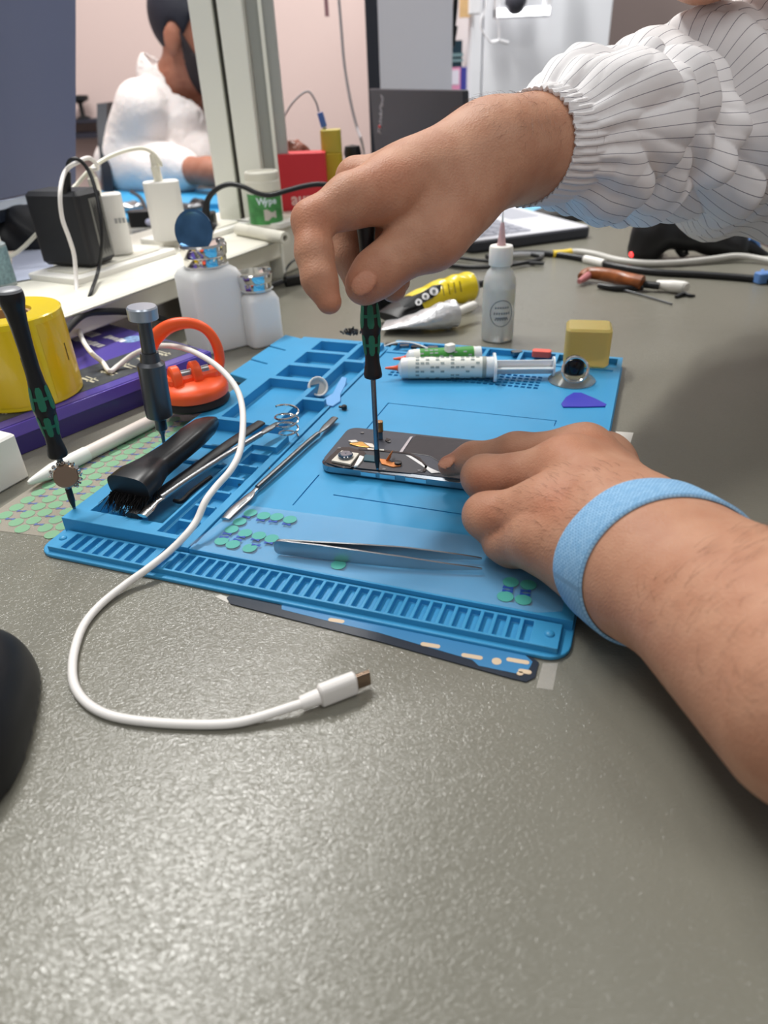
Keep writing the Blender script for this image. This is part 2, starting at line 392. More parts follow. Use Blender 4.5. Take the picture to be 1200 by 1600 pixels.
def chain(ps, rs, k=.004):
    cs = [Cone(ps[i], ps[i + 1], rs[i], rs[i + 1]) for i in range(len(ps) - 1)]
    def f(p):
        d = cs[0](p)
        for c in cs[1:]: d = smin(d, c(p), k)
        return d
    return f
def blend(fs, k):
    def f(p):
        d = fs[0](p)
        for c in fs[1:]: d = smin(d, c(p), k)
        return d
    return f
def nets(fn, lo, hi, h):
    """surface nets: the zero surface of fn inside the box, as vertices and quads"""
    lo = V3(lo); hi = V3(hi); n = np.ceil((hi - lo) / h).astype(int) + 1
    ax = [lo[i] + h * np.arange(n[i]) for i in range(3)]
    d = np.empty(n, np.float32)
    for i0 in range(0, n[0], 16):
        X, Y, Z = np.meshgrid(ax[0][i0:i0 + 16], ax[1], ax[2], indexing='ij')
        d[i0:i0 + 16] = fn(np.stack([X, Y, Z], -1))
    c = [d[i:n[0] - 1 + i, j:n[1] - 1 + j, k:n[2] - 1 + k] for i in (0, 1) for j in (0, 1) for k in (0, 1)]
    sg = sum((q < 0).astype(np.int8) for q in c); act = (sg > 0) & (sg < 8)
    I = np.argwhere(act); off = np.array([(i, j, k) for i in (0, 1) for j in (0, 1) for k in (0, 1)], float)
    val = np.stack([q[act] for q in c], -1); acc = np.zeros((len(I), 3)); cnt = np.zeros(len(I))
    for a in range(8):
        for b in range(a + 1, 8):
            if abs(off[a] - off[b]).sum() != 1: continue
            m = (val[:, a] < 0) != (val[:, b] < 0); t = np.where(m, val[:, a] / (val[:, a] - val[:, b] + 1e-20), 0)
            acc[m] += (off[a] + (off[b] - off[a]) * t[:, None])[m]; cnt[m] += 1
    Vt = lo + h * (I + acc / cnt[:, None])
    idx = -np.ones(act.shape, int); idx[act] = np.arange(len(I))
    Q = []
    for axs in range(3):
        o1, o2 = [(1, 2), (2, 0), (0, 1)][axs]
        s0 = [slice(None)] * 3; s1 = [slice(None)] * 3; s0[axs] = slice(0, -1); s1[axs] = slice(1, None)
        a, b = d[tuple(s0)] < 0, d[tuple(s1)] < 0
        E = np.argwhere(a != b); ok = (E[:, o1] > 0) & (E[:, o2] > 0) & (E[:, o1] < n[o1] - 1) & (E[:, o2] < n[o2] - 1); E = E[ok]
        fl = a[tuple(E.T)]
        def g(x, y):
            q = E.copy(); q[:, o1] -= x; q[:, o2] -= y; return idx[tuple(q.T)]
        q = np.stack([g(1, 1), g(0, 1), g(0, 0), g(1, 0)], -1); q[~fl] = q[~fl][:, ::-1]; Q.append(q)
    return Vt, np.concatenate(Q)
def sd_mesh(name, pieces, material, parent, tint=None):
    V = []; Fq = []; b = 0
    for v, q in pieces: V.append(v); Fq.append(q + b); b += len(v)
    V = np.concatenate(V); Fq = np.concatenate(Fq)
    me = bpy.data.meshes.new(name); me.vertices.add(len(V)); me.vertices.foreach_set('co', V.ravel())
    me.loops.add(Fq.size); me.loops.foreach_set('vertex_index', Fq.ravel().astype(np.int32)); me.polygons.add(len(Fq))
    me.polygons.foreach_set('loop_start', np.arange(0, Fq.size, 4, dtype=np.int32)); me.polygons.foreach_set('use_smooth', np.ones(len(Fq), bool))
    me.update(calc_edges=True)
    if tint is not None:
        at_ = me.attributes.new('tint', 'FLOAT_COLOR', 'POINT'); c = np.ones((len(V), 4), np.float32); c[:, :3] = tint(V); at_.data.foreach_set('color', c.ravel())
    return obj(name, me, material, parent)

def skin_material(name, col, rough=.5):
    m = mat(name, col, rough, spec=.35, sss=.12); nt = m.node_tree; b = nt.nodes['Principled BSDF']; L = nt.links
    b.inputs['Subsurface Radius'].default_value = (.0045, .0018, .001)
    a = nt.nodes.new('ShaderNodeAttribute'); a.attribute_name = 'tint'
    tc = nt.nodes.new('ShaderNodeTexCoord')
    n = nt.nodes.new('ShaderNodeTexNoise'); n.inputs['Scale'].default_value = 70; n.inputs['Detail'].default_value = 5
    r = nt.nodes.new('ShaderNodeValToRGB'); r.color_ramp.elements[0].position = .32; r.color_ramp.elements[1].position = .7
    r.color_ramp.elements[0].color = (.90, .80, .76, 1); r.color_ramp.elements[1].color = (1.06, 1.05, 1.04, 1)
    x = nt.nodes.new('ShaderNodeMix'); x.data_type = 'RGBA'; x.blend_type = 'MULTIPLY'; x.inputs[0].default_value = 1; x.inputs[6].default_value = lin(col)
    y = nt.nodes.new('ShaderNodeMix'); y.data_type = 'RGBA'; y.blend_type = 'MULTIPLY'; y.inputs[0].default_value = 1
    L.new(tc.outputs['Object'], n.inputs['Vector']); L.new(n.outputs['Fac'], r.inputs[0]); L.new(r.outputs[0], x.inputs[7]); L.new(x.outputs[2], y.inputs[6]); L.new(a.outputs['Color'], y.inputs[7]); L.new(y.outputs[2], b.inputs['Base Color'])
    v = nt.nodes.new('ShaderNodeTexVoronoi'); v.inputs['Scale'].default_value = 900
    n2 = nt.nodes.new('ShaderNodeTexNoise'); n2.inputs['Scale'].default_value = 220; n2.inputs['Detail'].default_value = 4
    ad = nt.nodes.new('ShaderNodeMath'); ad.operation = 'ADD'; L.new(v.outputs['Distance'], ad.inputs[0]); L.new(n2.outputs['Fac'], ad.inputs[1])
    bp = nt.nodes.new('ShaderNodeBump'); bp.inputs['Distance'].default_value = .00028; bp.inputs['Strength'].default_value = .6
    L.new(ad.outputs[0], bp.inputs['Height']); L.new(bp.outputs['Normal'], b.inputs['Normal'])
    return m
M_SKIN = skin_material('skin', (190, 144, 118))

# ================================================================== the technician
# right hand, holding the screwdriver: joints read as (u, v, depth) of the picture
KR = .925                                    # the whole right arm, surveyed at a rough depth, is brought this much nearer to its true size
def J0(u, v, d): return J(u, v, d * KR)
def js(*a): return [J(*q) for q in a]
w_r = J0(818, 230, .452); el_r0 = J(1150, 215, .60); el_r = J0(1150, 215, .60); sh_r = V3((.46, .75, .22))
fore_r = chain([J(790, 236, .441), J(860, 230, .470), J(960, 222, .515), el_r0], [.0240, .0285, .037, .043], .02)
wr_flat = chain([J(770, 245, .44), J(840, 226, .470)], [.0215, .0235], .02)
palm_r = blend([Cone(J(760, 246, .437), J(612, 297, .408), .0222, .0172), Cone(J(762, 240, .445), J(628, 281, .425), .0220, .0165),
                Cone(J(768, 242, .455), J(655, 290, .445), .0215, .0150), Cone(J(775, 250, .462), J(685, 305, .462), .0190, .0130),
                Cone(J(728, 302, .434), J(690, 352, .424), .0190, .0160),
                Cone(J(735, 215, .440), J(640, 262, .415), .0080, .0080)], .016)
fing_r = [
    (chain(js((608, 298, .409), (548, 314, .402), (487, 345, .397), (491, 395, .394), (499, 436, .392), (514, 471, .393)), [.0168, .0142, .0105, .0099, .0092, .0071], .006), .012),
    (chain(js((628, 280, .430), (558, 281, .432), (540, 345, .440), (546, 400, .444), (563, 448, .449)), [.0160, .0122, .0108, .0104, .0092], .006), .012),
    (chain(js((655, 292, .448), (590, 318, .452), (578, 385, .458), (594, 432, .456), (614, 451, .448)), [.0145, .0118, .0105, .0100, .0085], .006), .012),
    (chain(js((685, 315, .465), (630, 345, .470), (612, 400, .470), (622, 440, .464)), [.0125, .0108, .0098, .0080], .006), .012),
    (chain(js((722, 318, .432), (672, 376, .418), (612, 408, .416), (585, 430, .4165), (567, 448, .4175)), [.0185, .0160, .0122, .0122, .0104], .010), .016)]
nail_rt = J(568, 443, .4042); nail_dir = (J(560, 450, .408) - J(600, 415, .405)); nail_dir /= np.linalg.norm(nail_dir)
vdir = (CO - nail_rt) / np.linalg.norm(CO - nail_rt)
def nail_frame(d, nrm):
    n_ = nrm - d * (nrm @ d); n_ /= np.linalg.norm(n_); return np.array([d, np.cross(n_, d), n_])
nf_rt = nail_frame(nail_dir, vdir + .25 * V3((-.3, 0, 1)))
nail1 = Ell(nail_rt, (.0086, .0066, .0020), nf_rt)
def un(p): return CO + (p - CO) / KR
def arm_r(q):
    p = un(q); base = smin(smin(fore_r(p), wr_flat(p), .02), palm_r(p), .022); d = base
    for f, k in fing_r: d = np.minimum(d, smin(base, f(p), k))
    d = smin(d, nail1(p), .0006)
    # creases: bent knuckles and the fold between thumb and palm
    for c, r, dep in ((J(700, 322, .404), .010, .0016), (J(655, 338, .402), .008, .0014), (J(617, 398, .403), .004, .0006)):
        d = d + dep * np.exp(-((p - c) ** 2).sum(-1) / r ** 2)
    return d * KR
# left hand, pressing on the phone and on the mat
w_l = P(1040, 885, .040)
def ps(*a): return [P(*q) for q in a]
el_l = P(1330, 1085, .058); sh_l = V3((.54, .38, .25))
ax_l = el_l - w_l; ax_l /= np.linalg.norm(ax_l); sd_l = np.cross(ax_l, V3((0, 0, 1))); sd_l /= np.linalg.norm(sd_l)
fore_l = blend([Cone(w_l - sd_l * .0105 - ax_l * .02, el_l - sd_l * .012, .0235, .038), Cone(w_l + sd_l * .0105 - ax_l * .02, el_l + sd_l * .010, .0225, .037)], .02)
palm_l = blend([Cone(P(1010, 850, .043), P(912, 706, .050), .0235, .0135), Cone(P(1005, 865, .045), P(886, 732, .052), .0235, .0138),
                Cone(P(995, 880, .042), P(858, 790, .047), .0225, .0130), Cone(P(985, 895, .036), P(838, 840, .036), .0215, .0125),
                Cone(P(960, 900, .024), P(860, 865, .023), .0160, .0130), Cone(P(985, 790, .036), P(940, 720, .034), .0180, .0160),
                Cone(P(955, 790, .059), P(884, 715, .0585), .0060, .0062)], .015)
fing_l = [
    (chain(ps((912, 706, .050), (806, 704, .043), (738, 716, .0315), (701, 728, .0235)), [.0135, .0096, .0088, .0066], .007), .012),
    (chain(ps((886, 735, .051), (755, 745, .038), (776, 782, .024), (800, 800, .017)), [.0138, .0112, .0098, .0080], .007), .012),
    (chain(ps((858, 790, .047), (760, 806, .034), (782, 835, .021), (808, 842, .016)), [.0130, .0112, .0095, .0080], .007), .012),
    (chain(ps((838, 840, .036), (786, 846, .024), (800, 858, .017), (825, 862, .0155)), [.0120, .0095, .0085, .0075], .007), .010),
    (chain(ps((945, 725, .034), (880, 712, .030), (830, 705, .026), (790, 705, .023)), [.0150, .0115, .0100, .0085], .008), .012)]
nl_d = P(695, 728, .0235) - P(745, 715, .0315); nl_d /= np.linalg.norm(nl_d)
nf_l = nail_frame(nl_d, V3((-.25, -.25, 1)))
nail2 = Ell(P(697, 724, .0300), (.0058, .0050, .0016), nf_l)
def arm_l(p):
    base = smin(fore_l(p), palm_l(p), .024); d = base
    for f, k in fing_l: d = np.minimum(d, smin(base, f(p), k))
    d = smin(d, nail2(p), .0005)
    return d
# trunk, neck, head, legs (outside the frame but for a chin and a neck)
HF = V3((-.86, -.16, -.42)); HF /= np.linalg.norm(HF); HS = np.cross(V3((0, 0, 1)), HF); HS /= np.linalg.norm(HS); HU = np.cross(HF, HS)
hd_c = D(1080, 37, .58) - HF * .085 + HU * .120
def hl(x, y, z): return hd_c + HF * x + HS * y + HU * z
HR = np.array([HF, HS, HU])
hip = V3((.86, .58, -.26)); chest = V3((.64, .58, .12)); nkb = V3((.425, .60, .245))
head = blend([Ell(hl(-.01, 0, .03), (.098, .076, .088), HR), Ell(hl(.028, 0, -.03), (.064, .062, .075), HR), Cone(hl(.07, 0, -.092), hl(.052, 0, -.088), .019, .026),
              Cone(hl(.005, .052, -.055), hl(.06, .018, -.09), .016, .015), Cone(hl(.005, -.052, -.055), hl(.06, -.018, -.09), .016, .015)], .03)
feats = [Cone(hl(.092, 0, .018), hl(.114, 0, -.022), .008, .011), Cone(hl(.094, .014, -.057), hl(.096, -.014, -.057), .0065), Cone(hl(.092, .012, -.068), hl(.094, -.012, -.068), .0065),
         Cone(hl(.088, .045, .033), hl(.095, .015, .035), .007), Cone(hl(.088, -.045, .033), hl(.095, -.015, .035), .007)]
ears = [Ell(hl(-.015, s * .075, -.008), (.02, .007, .032), HR) for s in (-1, 1)]
eyes = [Ell(hl(.078, s * .032, .012), (.013, .013, .012), HR) for s in (-1, 1)]
torso = blend([Cone(hip + [0, .085, 0], hip - [0, .085, 0], .11), Cone(hip, chest, .12, .125), Cone(chest + [0, .07, 0], chest - [0, .07, 0], .115), Cone(chest, nkb + [.03, 0, -.05], .12, .08),
               Cone(sh_r, nkb, .055, .055), Cone(sh_l, nkb, .055, .055)], .06)
neck = chain([nkb, hl(-.03, 0, -.06)], [.056, .052])
upper = blend([Cone(sh_r, el_r, .05, .041), Cone(sh_l, el_l, .05, .040)], .01)
legs = []
for s in (-1, 1):
    k_ = V3((.50, .58 + s * .13, -.20)); a_ = V3((.56, .58 + s * .14, -.67))
    legs += [Cone(hip + [0, s * .085, -.03], k_, .08, .055), Cone(k_, a_, .055, .037), Cone(a_ + [.02, 0, -.045], a_ + [-.14, 0, -.05], .030, .026)]
legs_f = blend(legs, .02)
def core(p):
    d = smin(torso(p), neck(p), .04); d = smin(d, upper(p), .03); h_ = head(p)
    for f in feats: h_ = smin(h_, f(p), .008)
    for e in eyes: h_ = smax(h_, -e(p), .008)
    for e in ears: h_ = smin(h_, e(p), .006)
    for s in (-1, 1): h_ = np.minimum(h_, Ell(hl(.07, s * .032, .011), (.0125, .0125, .0125), HR)(p))
    d = smin(d, h_, .02); d = smin(d, legs_f(p), .02)
    return d
def tint(V):
    c = np.ones((len(V), 3), np.float32)
    def spot(p, r, col):
        w = np.exp(-((V - V3(p)) ** 2).sum(1) / r ** 2)[:, None]; c[:] = c * (1 - w) + c * np.array(col) * w
    for q in ((487, 345, .387), (605, 283, .393), (540, 270, .41)): spot(J0(*q), .013, (1.02, .86, .80))
    for q in ((755, 745, .047), (760, 806, .044), (884, 712, .062), (912, 698, .06), (860, 785, .058)): spot(P(*q), .012, (1.0, .84, .78))
    spot(J0(567, 448, .41), .016, (1.0, .86, .82)); spot(P(700, 728, .025), .011, (1.02, .80, .74)); spot(J0(514, 471, .39), .012, (1.0, .84, .80))
    for nl, nf_, r in ((nail1, nf_rt, .0007), (nail2, nf_l, .0005)):
        X = ((un(V) if nl is nail1 else V) - nl.c) @ nf_.T; e = np.sqrt((X[:, 0] / (nl.r[0] * .95)) ** 2 + (X[:, 1] / (nl.r[1] * .95)) ** 2)
        k = (np.clip((1.0 - e) / .12, 0, 1) * (np.abs(X[:, 2]) < .004))[:, None]; tip_ = (np.clip((X[:, 0] / nl.r[0] - .62) / .15, 0, 1))[:, None]
        c[:] = c * (1 - k) + (np.array((1.08, .98, 1.00)) * (1 - tip_) + np.array((1.10, 1.08, 1.06)) * tip_) * k
        rim = (np.exp(-((e - 1.06) / .07) ** 2) * (np.abs(X[:, 2]) < .004) * .22)[:, None]; c[:] = c * (1 - rim) + np.array((.80, .50, .45)) * rim
    return c

person = thing('person', 'person in a white pinstriped shirt bending over the open phone with a screwdriver', 'person', (.70, .58, -.75))
body = sd_mesh('body', [nets(arm_r, (-.080, .24, .07), (.285, .52, .27), .0013),
                        nets(arm_l, (.02, .075, .0075), (.44, .50, .105), .0014),
                        nets(core, (.17, .12, -.76), (1.04, .96, .56), .0075)], M_SKIN, person, tint)

# fine dark hairs on the forearms and the backs of the hands
rh = np.random.RandomState(8); bm_ = body.data; nv = len(bm_.vertices); co_ = np.empty(nv * 3); bm_.vertices.foreach_get('co', co_); co_ = co_.reshape(-1, 3); no_ = np.empty(nv * 3); bm_.vertices.foreach_get('normal', no_); no_ = no_.reshape(-1, 3)
def hairs(mask, n, dirn, ln):
    ids = rh.choice(np.where(mask)[0], n, replace=False)
    for i in ids:
        p, n_ = co_[i], no_[i]; d_ = dirn + rh.normal(0, .22, 3); d_ = d_ - n_ * (d_ @ n_); d_ /= np.linalg.norm(d_); L = ln * rh.uniform(.5, 1.2)
        G_.tube([p - n_ * .0003, p + d_ * L * .5 + n_ * L * .16, p + d_ * L + n_ * L * .18], [.00005, .000045, .00002], 3, 3)
G_ = G()
al = (co_ - w_l) @ ax_l; near_l = arm_l(co_) < .002
hairs(near_l & (al > .035) & (al < .22) & (no_[:, 2] > .15), 520, ax_l * .3 - sd_l * .9, .009)
hairs(near_l & (al < -.005) & (al > -.07) & (no_[:, 2] > .2) & (((co_ - P(900, 860, .04)) ** 2).sum(1) < .045 ** 2), 170, -ax_l + sd_l * .5, .006)
ar_ = el_r - w_r; ar_ /= np.linalg.norm(ar_); al2 = (co_ - w_r) @ ar_; near_r = arm_r(co_) < .002
hairs(near_r & (al2 > -.045) & (al2 < .08) & (no_[:, 2] > .1), 420, -ar_ * .5 + V3((0, 0, -.6)), .008)
hr_ = G_.build('arm_hair', mat('dark_arm_hair', (104, 72, 54), .6), person, angle=0); tag(hr_, kind='stuff')

# wrap: a closed sheet that hugs a body, ring by ring along an axis
def wrap(fn, rings, n, gap):
    """rings = list of (centre, axis, outset); returns rings of points on the surface fn = gap + outset"""
    out = []
    for c, a, o in rings:
        a = a / np.linalg.norm(a); u = np.cross(a, V3((0, 0, 1))); u /= np.linalg.norm(u); w = np.cross(u, a)
        th = np.linspace(0, 2 * np.pi, n, endpoint=False); dr = np.cos(th)[:, None] * u + np.sin(th)[:, None] * w
        t = np.full(n, .12)
        for _ in range(60): t = t - np.clip((fn(c + dr * t[:, None]) - gap - o), -.02, .02)
        out.append(c + dr * t[:, None])
    return out
def loft(rings, closed=False):
    n = len(rings[0]); v = [tuple(p) for r in rings for p in r]; m = len(rings)
    f = [(i * n + k, i * n + (k + 1) % n, (i + 1) % m * n + (k + 1) % n, (i + 1) % m * n + k) for i in range(m if closed else m - 1) for k in range(n)]
    g = G(); g.add(v, f); return g

# light blue woven wrist strap
M_STRAP = mat('light_blue_webbing', (126, 178, 222), .8)
nt = M_STRAP.node_tree; b_ = nt.nodes['Principled BSDF']
uvn = nt.nodes.new('ShaderNodeAttribute'); uvn.attribute_name = 'weave'
br = nt.nodes.new('ShaderNodeTexBrick'); br.inputs['Scale'].default_value = 1; br.inputs['Mortar Size'].default_value = .09; br.inputs['Color1'].default_value = lin((164, 208, 242)); br.inputs['Color2'].default_value = lin((140, 190, 230)); br.inputs['Mortar'].default_value = lin((96, 148, 196)); br.inputs['Brick Width'].default_value = 1.2; br.inputs['Row Height'].default_value = .8
bp_ = nt.nodes.new('ShaderNodeBump'); bp_.inputs['Distance'].default_value = .0004
nt.links.new(uvn.outputs['Vector'], br.inputs['Vector']); nt.links.new(br.outputs['Color'], b_.inputs['Base Color']); nt.links.new(br.outputs['Fac'], bp_.inputs['Height']); bp_.invert = True; nt.links.new(bp_.outputs['Normal'], b_.inputs['Normal'])
sc_ = P(1043, 884, .040)
offs = [-.0095, -.0095, -.0088, 0, .0088, .0095, .0095]; outs = [0, .0008, .0014, .0014, .0014, .0008, 0]
tilt = ax_l + sd_l * .10 + V3((0, 0, .05))
rg = wrap(arm_l, [(sc_ + ax_l * a, tilt, b) for a, b in zip(offs, outs)], 120, .0004)
g = loft(rg); sb = g.build('wrist_strap', M_STRAP, person, angle=80); tag(sb, 'light blue woven wrist strap')
wv = sb.data.attributes.new('weave', 'FLOAT_VECTOR', 'POINT')
wl = []
for i, a in enumerate(offs):
    for k in range(120): wl += [k / 120 * 150, a * 1000 * .8, 0]
# the seam of the ring lies under the wrist
wv.data.foreach_set('vector', wl)
g = G(); g.tube([P(1188, 1130, .012), P(1160, 1105, .02), P(1182, 1150, .004), P(1204, 1200, .003), P(1240, 1290, .003)], .0022, 10); tag(g.build('strap_cord', mat('blue_cord', (84, 140, 214), .45), person), 'blue earthing cord')

# ---- the shirt
M_SHIRT = mat('pinstriped_cotton', (244, 242, 242), .75, spec=.2)
nt = M_SHIRT.node_tree; b_ = nt.nodes['Principled BSDF']
at_ = nt.nodes.new('ShaderNodeAttribute'); at_.attribute_name = 'stripe'
fr = nt.nodes.new('ShaderNodeMath'); fr.operation = 'FRACT'; lt = nt.nodes.new('ShaderNodeMath'); lt.operation = 'LESS_THAN'; lt.inputs[1].default_value = .06
mx = nt.nodes.new('ShaderNodeMix'); mx.data_type = 'RGBA'; mx.inputs[6].default_value = lin((246, 244, 245)); mx.inputs[7].default_value = lin((146, 143, 152))
nt.links.new(at_.outputs['Fac'], fr.inputs[0]); nt.links.new(fr.outputs[0], lt.inputs[0]); nt.links.new(lt.outputs[0], mx.inputs[0]); nt.links.new(mx.outputs[2], b_.inputs['Base Color'])
tc_ = nt.nodes.new('ShaderNodeTexCoord'); nn = nt.nodes.new('ShaderNodeTexNoise'); nn.inputs['Scale'].default_value = 90; nn.inputs['Detail'].default_value = 6
bp_ = nt.nodes.new('ShaderNodeBump'); bp_.inputs['Distance'].default_value = .0009; bp_.inputs['Strength'].default_value = .5; nt.links.new(tc_.outputs['Object'], nn.inputs['Vector']); nt.links.new(nn.outputs['Fac'], bp_.inputs['Height']); nt.links.new(bp_.outputs['Normal'], b_.inputs['Normal'])

sh_out = [n for n in M_SHIRT.node_tree.nodes if n.type == 'OUTPUT_MATERIAL'][0]
trl = nt.nodes.new('ShaderNodeBsdfTranslucent'); mxs = nt.nodes.new('ShaderNodeMixShader'); mxs.inputs[0].default_value = .14
nt.links.new(mx.outputs[2], trl.inputs[0]); nt.links.new(b_.outputs[0], mxs.inputs[1]); nt.links.new(trl.outputs[0], mxs.inputs[2]); nt.links.new(mxs.outputs[0], sh_out.inputs[0])
path = [J0(832, 226, .456), J0(856, 226, .467), J0(892, 218, .486), J0(960, 210, .515), J0(1005, 206, .535), J0(1042, 214, .553), J0(1085, 203, .572), J0(1130, 200, .588), J0(1190, 196, .603), J0(1300, 170, .62), J0(1420, 125, .63), J0(1540, 70, .64)]
rad = [KR * q for q in (  .0320, .0325, .048, .0585, .0580, .0580, .0760, .0860, .0940, .0960, .092, .080)]
NS, NT = 280, 240
pts = [np.array(q) for q in spline(path, 24)]; m_ = len(pts); cum = np.concatenate([[0], np.cumsum([np.linalg.norm(pts[i + 1] - pts[i]) for i in range(m_ - 1)])])
S = np.concatenate([np.linspace(0, .02, 40, endpoint=False), np.linspace(.02, .22, 200, endpoint=False), np.linspace(.22, cum[-1], NS - 240)])
cen = np.stack([np.interp(S, cum, [p[k] for p in pts]) for k in range(3)], -1)
# radius profile keyed on the same control points
kp = [0]; 
for i in range(1, len(path)): kp.append(cum[i * 24] if i * 24 < m_ else cum[-1])
rr = np.interp(S, kp, rad); ker = np.hanning(15); ker /= ker.sum(); rr = np.convolve(np.pad(rr, 7, 'edge'), ker, 'valid')
Vv = []; stripe = []
TH = np.linspace(0, 2 * np.pi, NT, endpoint=False)
s_el = kp[5]
rngs = np.random.RandomState(3); ph = rngs.rand(12) * 6.28
def fold(x): return np.abs(np.sin(x)) ** .8 * 2 - 1.2      # round crest, sharp valley
creases = [(kp[3] - .006, .016, .9, .006, 2.0, .007, .0075, .45, 1.2), (kp[4] - .002, .012, 2.4, .006, .3, .009, .0085, .40, -.6), (s_el, .012, .6, .005, 1.5, .021, .0085, .15, 0),
           (s_el + .050, .030, -.9, .010, .8, .011, .0130, .35, -.4), (s_el + .095, .045, -.7, .012, 2.2, .012, .0160, .40, .3), (s_el + .165, .060, -.5, .014, .4, .013, .0200, .3, 1.0)]
skin_r = np.zeros((NS, NT)); ns_ = int(np.searchsorted(S, .11))
_rg = []
for i in range(ns_):
    t = cen[min(i + 2, NS - 1)] - cen[max(i - 2, 0)] if i > 12 else cen[20] - cen[0]
    _rg.append((cen[i], t, 0))
for i, q in enumerate(wrap(arm_r, _rg, NT, .0)): skin_r[i] = np.linalg.norm(q - cen[i], axis=1)
for i in range(NS):
    t = cen[min(i + 2, NS - 1)] - cen[max(i - 2, 0)]; t /= np.linalg.norm(t)
    tt = t if i > 12 else (cen[20] - cen[0]) / np.linalg.norm(cen[20] - cen[0])
    u = np.cross(tt, V3((0, 0, 1))); u /= np.linalg.norm(u); w = np.cross(u, tt)
    s = S[i]; r = np.full(NT, rr[i])
    # gathers at the elastic, short flutes fading from it
    g1 = np.exp(-((s - .005) / .009) ** 2)
    r += g1 * (.0011 * np.sin(37 * TH + 2.2 * np.sin(4 * TH + 1)) + .0008 * np.sin(61 * TH + 3 * np.sin(3 * TH)) + .0006 * np.sin(23 * TH + 2))
    ramp = np.clip((s - .007) / .018, 0, 1)
    r += ramp * np.exp(-max(s - .02, 0) / .028) * (.0022 * fold(5.5 * TH + .9 * np.sin(2 * TH + ph[0])) + .0016 * np.sin(17 * TH + 3 * np.sin(3 * TH)))
    # creases where the cloth bunches up round the arm: each a soft valley with its own course
    for c0, a1, p1_, a2, p2_, dep, wid, am, pm in creases:
        cs = c0 + a1 * np.sin(TH + p1_) + a2 * np.sin(2 * TH + p2_); k = dep * (1 - am + am * np.sin(TH + pm))
        r -= k * np.exp(-np.abs((s - cs) / wid) ** 1.5); r += k * .35 * (np.exp(-((s - cs - wid * 2.2) / (wid * 1.3)) ** 2) + np.exp(-((s - cs + wid * 2.2) / (wid * 1.3)) ** 2))
    r += np.clip((s - .02) / .05, 0, 1) * np.array([.0150 * (abs(noise.noise((s * 17 + .8 * math.sin(a_), 1.25 * math.cos(a_) + 3, 1.25 * math.sin(a_)))) ** .75 - .30) + .0034 * (abs(noise.noise((s * 38 + 1.5 * math.sin(a_ * 2), 2.2 * math.cos(a_) + 9, 2.2 * math.sin(a_)))) ** .8 - .25) for a_ in TH])
    r += np.clip((s - .03) / .05, 0, 1) * (.0035 * np.sin(3 * TH + 30 * s + ph[3]) + .0025 * np.sin(2 * TH - 55 * s + ph[4]) + .0015 * np.sin(5 * TH + 70 * s + ph[5]))
    r = np.maximum(r, skin_r[i] + .0016 + .0006 * np.sin(46 * TH))
    Vv += [tuple(cen[i] + u * math.cos(a) * k + w * math.sin(a) * k) for a, k in zip(TH, r)]
    stripe += list(TH * .060 / .0080 + 60)
lip = []
for k in range(NT):                                           # the elastic turns in onto the arm
    c0 = cen[0]; v0 = np.array(Vv[k]) - c0; lip.append(tuple(c0 + v0 * .93 + (cen[12] - cen[0]) * .3))
g = G(); g.add(lip + Vv, [(i * NT + k, i * NT + (k + 1) % NT, (i + 1) * NT + (k + 1) % NT, (i + 1) * NT + k) for i in range(NS) for k in range(NT)])
sleeve = g.build('shirt_sleeve', M_SHIRT, person, angle=180)
sa = sleeve.data.attributes.new('stripe', 'FLOAT', 'POINT'); sa.data.foreach_set('value', stripe[:NT] + stripe)
def shirt(p):
    d = smin(torso(p), Cone(sh_r, el_r, .06, .06)(p), .04); d = smin(d, Cone(sh_l, el_l * .65 + sh_l * .35, .062, .06)(p), .04) - .012
    d = d + .003 * np.sin(p[..., 2] * 60 + 3 * np.sin(p[..., 1] * 25)) * np.clip((p[..., 2]) / .1, 0, 1)
    nk = Cone(nkb + [.02, 0, -.02], hl(-.03, 0, -.03), .066)(p)
    d = smax(d, -nk, .01)
    d = np.maximum(d, -(p[..., 0] - np.interp(0, [0], [.40]) + (p[..., 2] - .2) * .1))
    return np.maximum(d, -(p[..., 2] + .30))
sv = sd_mesh('shirt', [nets(shirt, (.30, .14, -.32), (1.04, .92, .42), .006)], M_SHIRT, person)
co = np.empty(len(sv.data.vertices) * 3); sv.data.vertices.foreach_get('co', co); co = co.reshape(-1, 3)
sa = sv.data.attributes.new('stripe', 'FLOAT', 'POINT'); sa.data.foreach_set('value', ((co[:, 1] + co[:, 2] * .35) / .0085 + 90).astype(np.float32))
sd_mesh('trousers', [nets(lambda p: np.maximum(blend([legs_f, Cone(hip + [0, .085, 0], hip - [0, .085, 0], .112)], .03)(p) - .010, np.maximum(-(p[..., 2] + .64), p[..., 2] + .27 - (p[..., 0] - .7) * .25)), (.36, .3, -.70), (1.04, .88, -.08), .009)], mat('dark_denim', (40, 46, 60), .8), person)
def hairf(p):
    h_ = Ell(hl(-.018, 0, .042), (.103, .083, .092), HR)(p); q = (p - hd_c) @ HR.T
    return np.maximum(np.maximum(h_, -(q[..., 2] - .01 + q[..., 0] * -.75)), -(q[..., 2] + .06))
sd_mesh('hair', [nets(hairf, hd_c - .16, hd_c + .16, .006)], mat('dark_brown_hair', (38, 28, 24), .6, bump=(300, .002)), person)
# ================================================================== things on and around the mat
def flat(g, pix, z0, z1, ref=None):
    """a thin plate on the plane z1 whose outline was surveyed in the picture"""
    g.prism([tuple(P(u, v, z1 if ref is None else ref)[:2]) for u, v in pix], z0, z1); return g
def disc_px(u, v, r, z, n=18): c = P(u, v, z); return ellipse(c[0], c[1], r, r, n)
def path_px(*a): return [P(u, v, z) for u, v, z in a]
ZM = .0073                                            # top of the mat

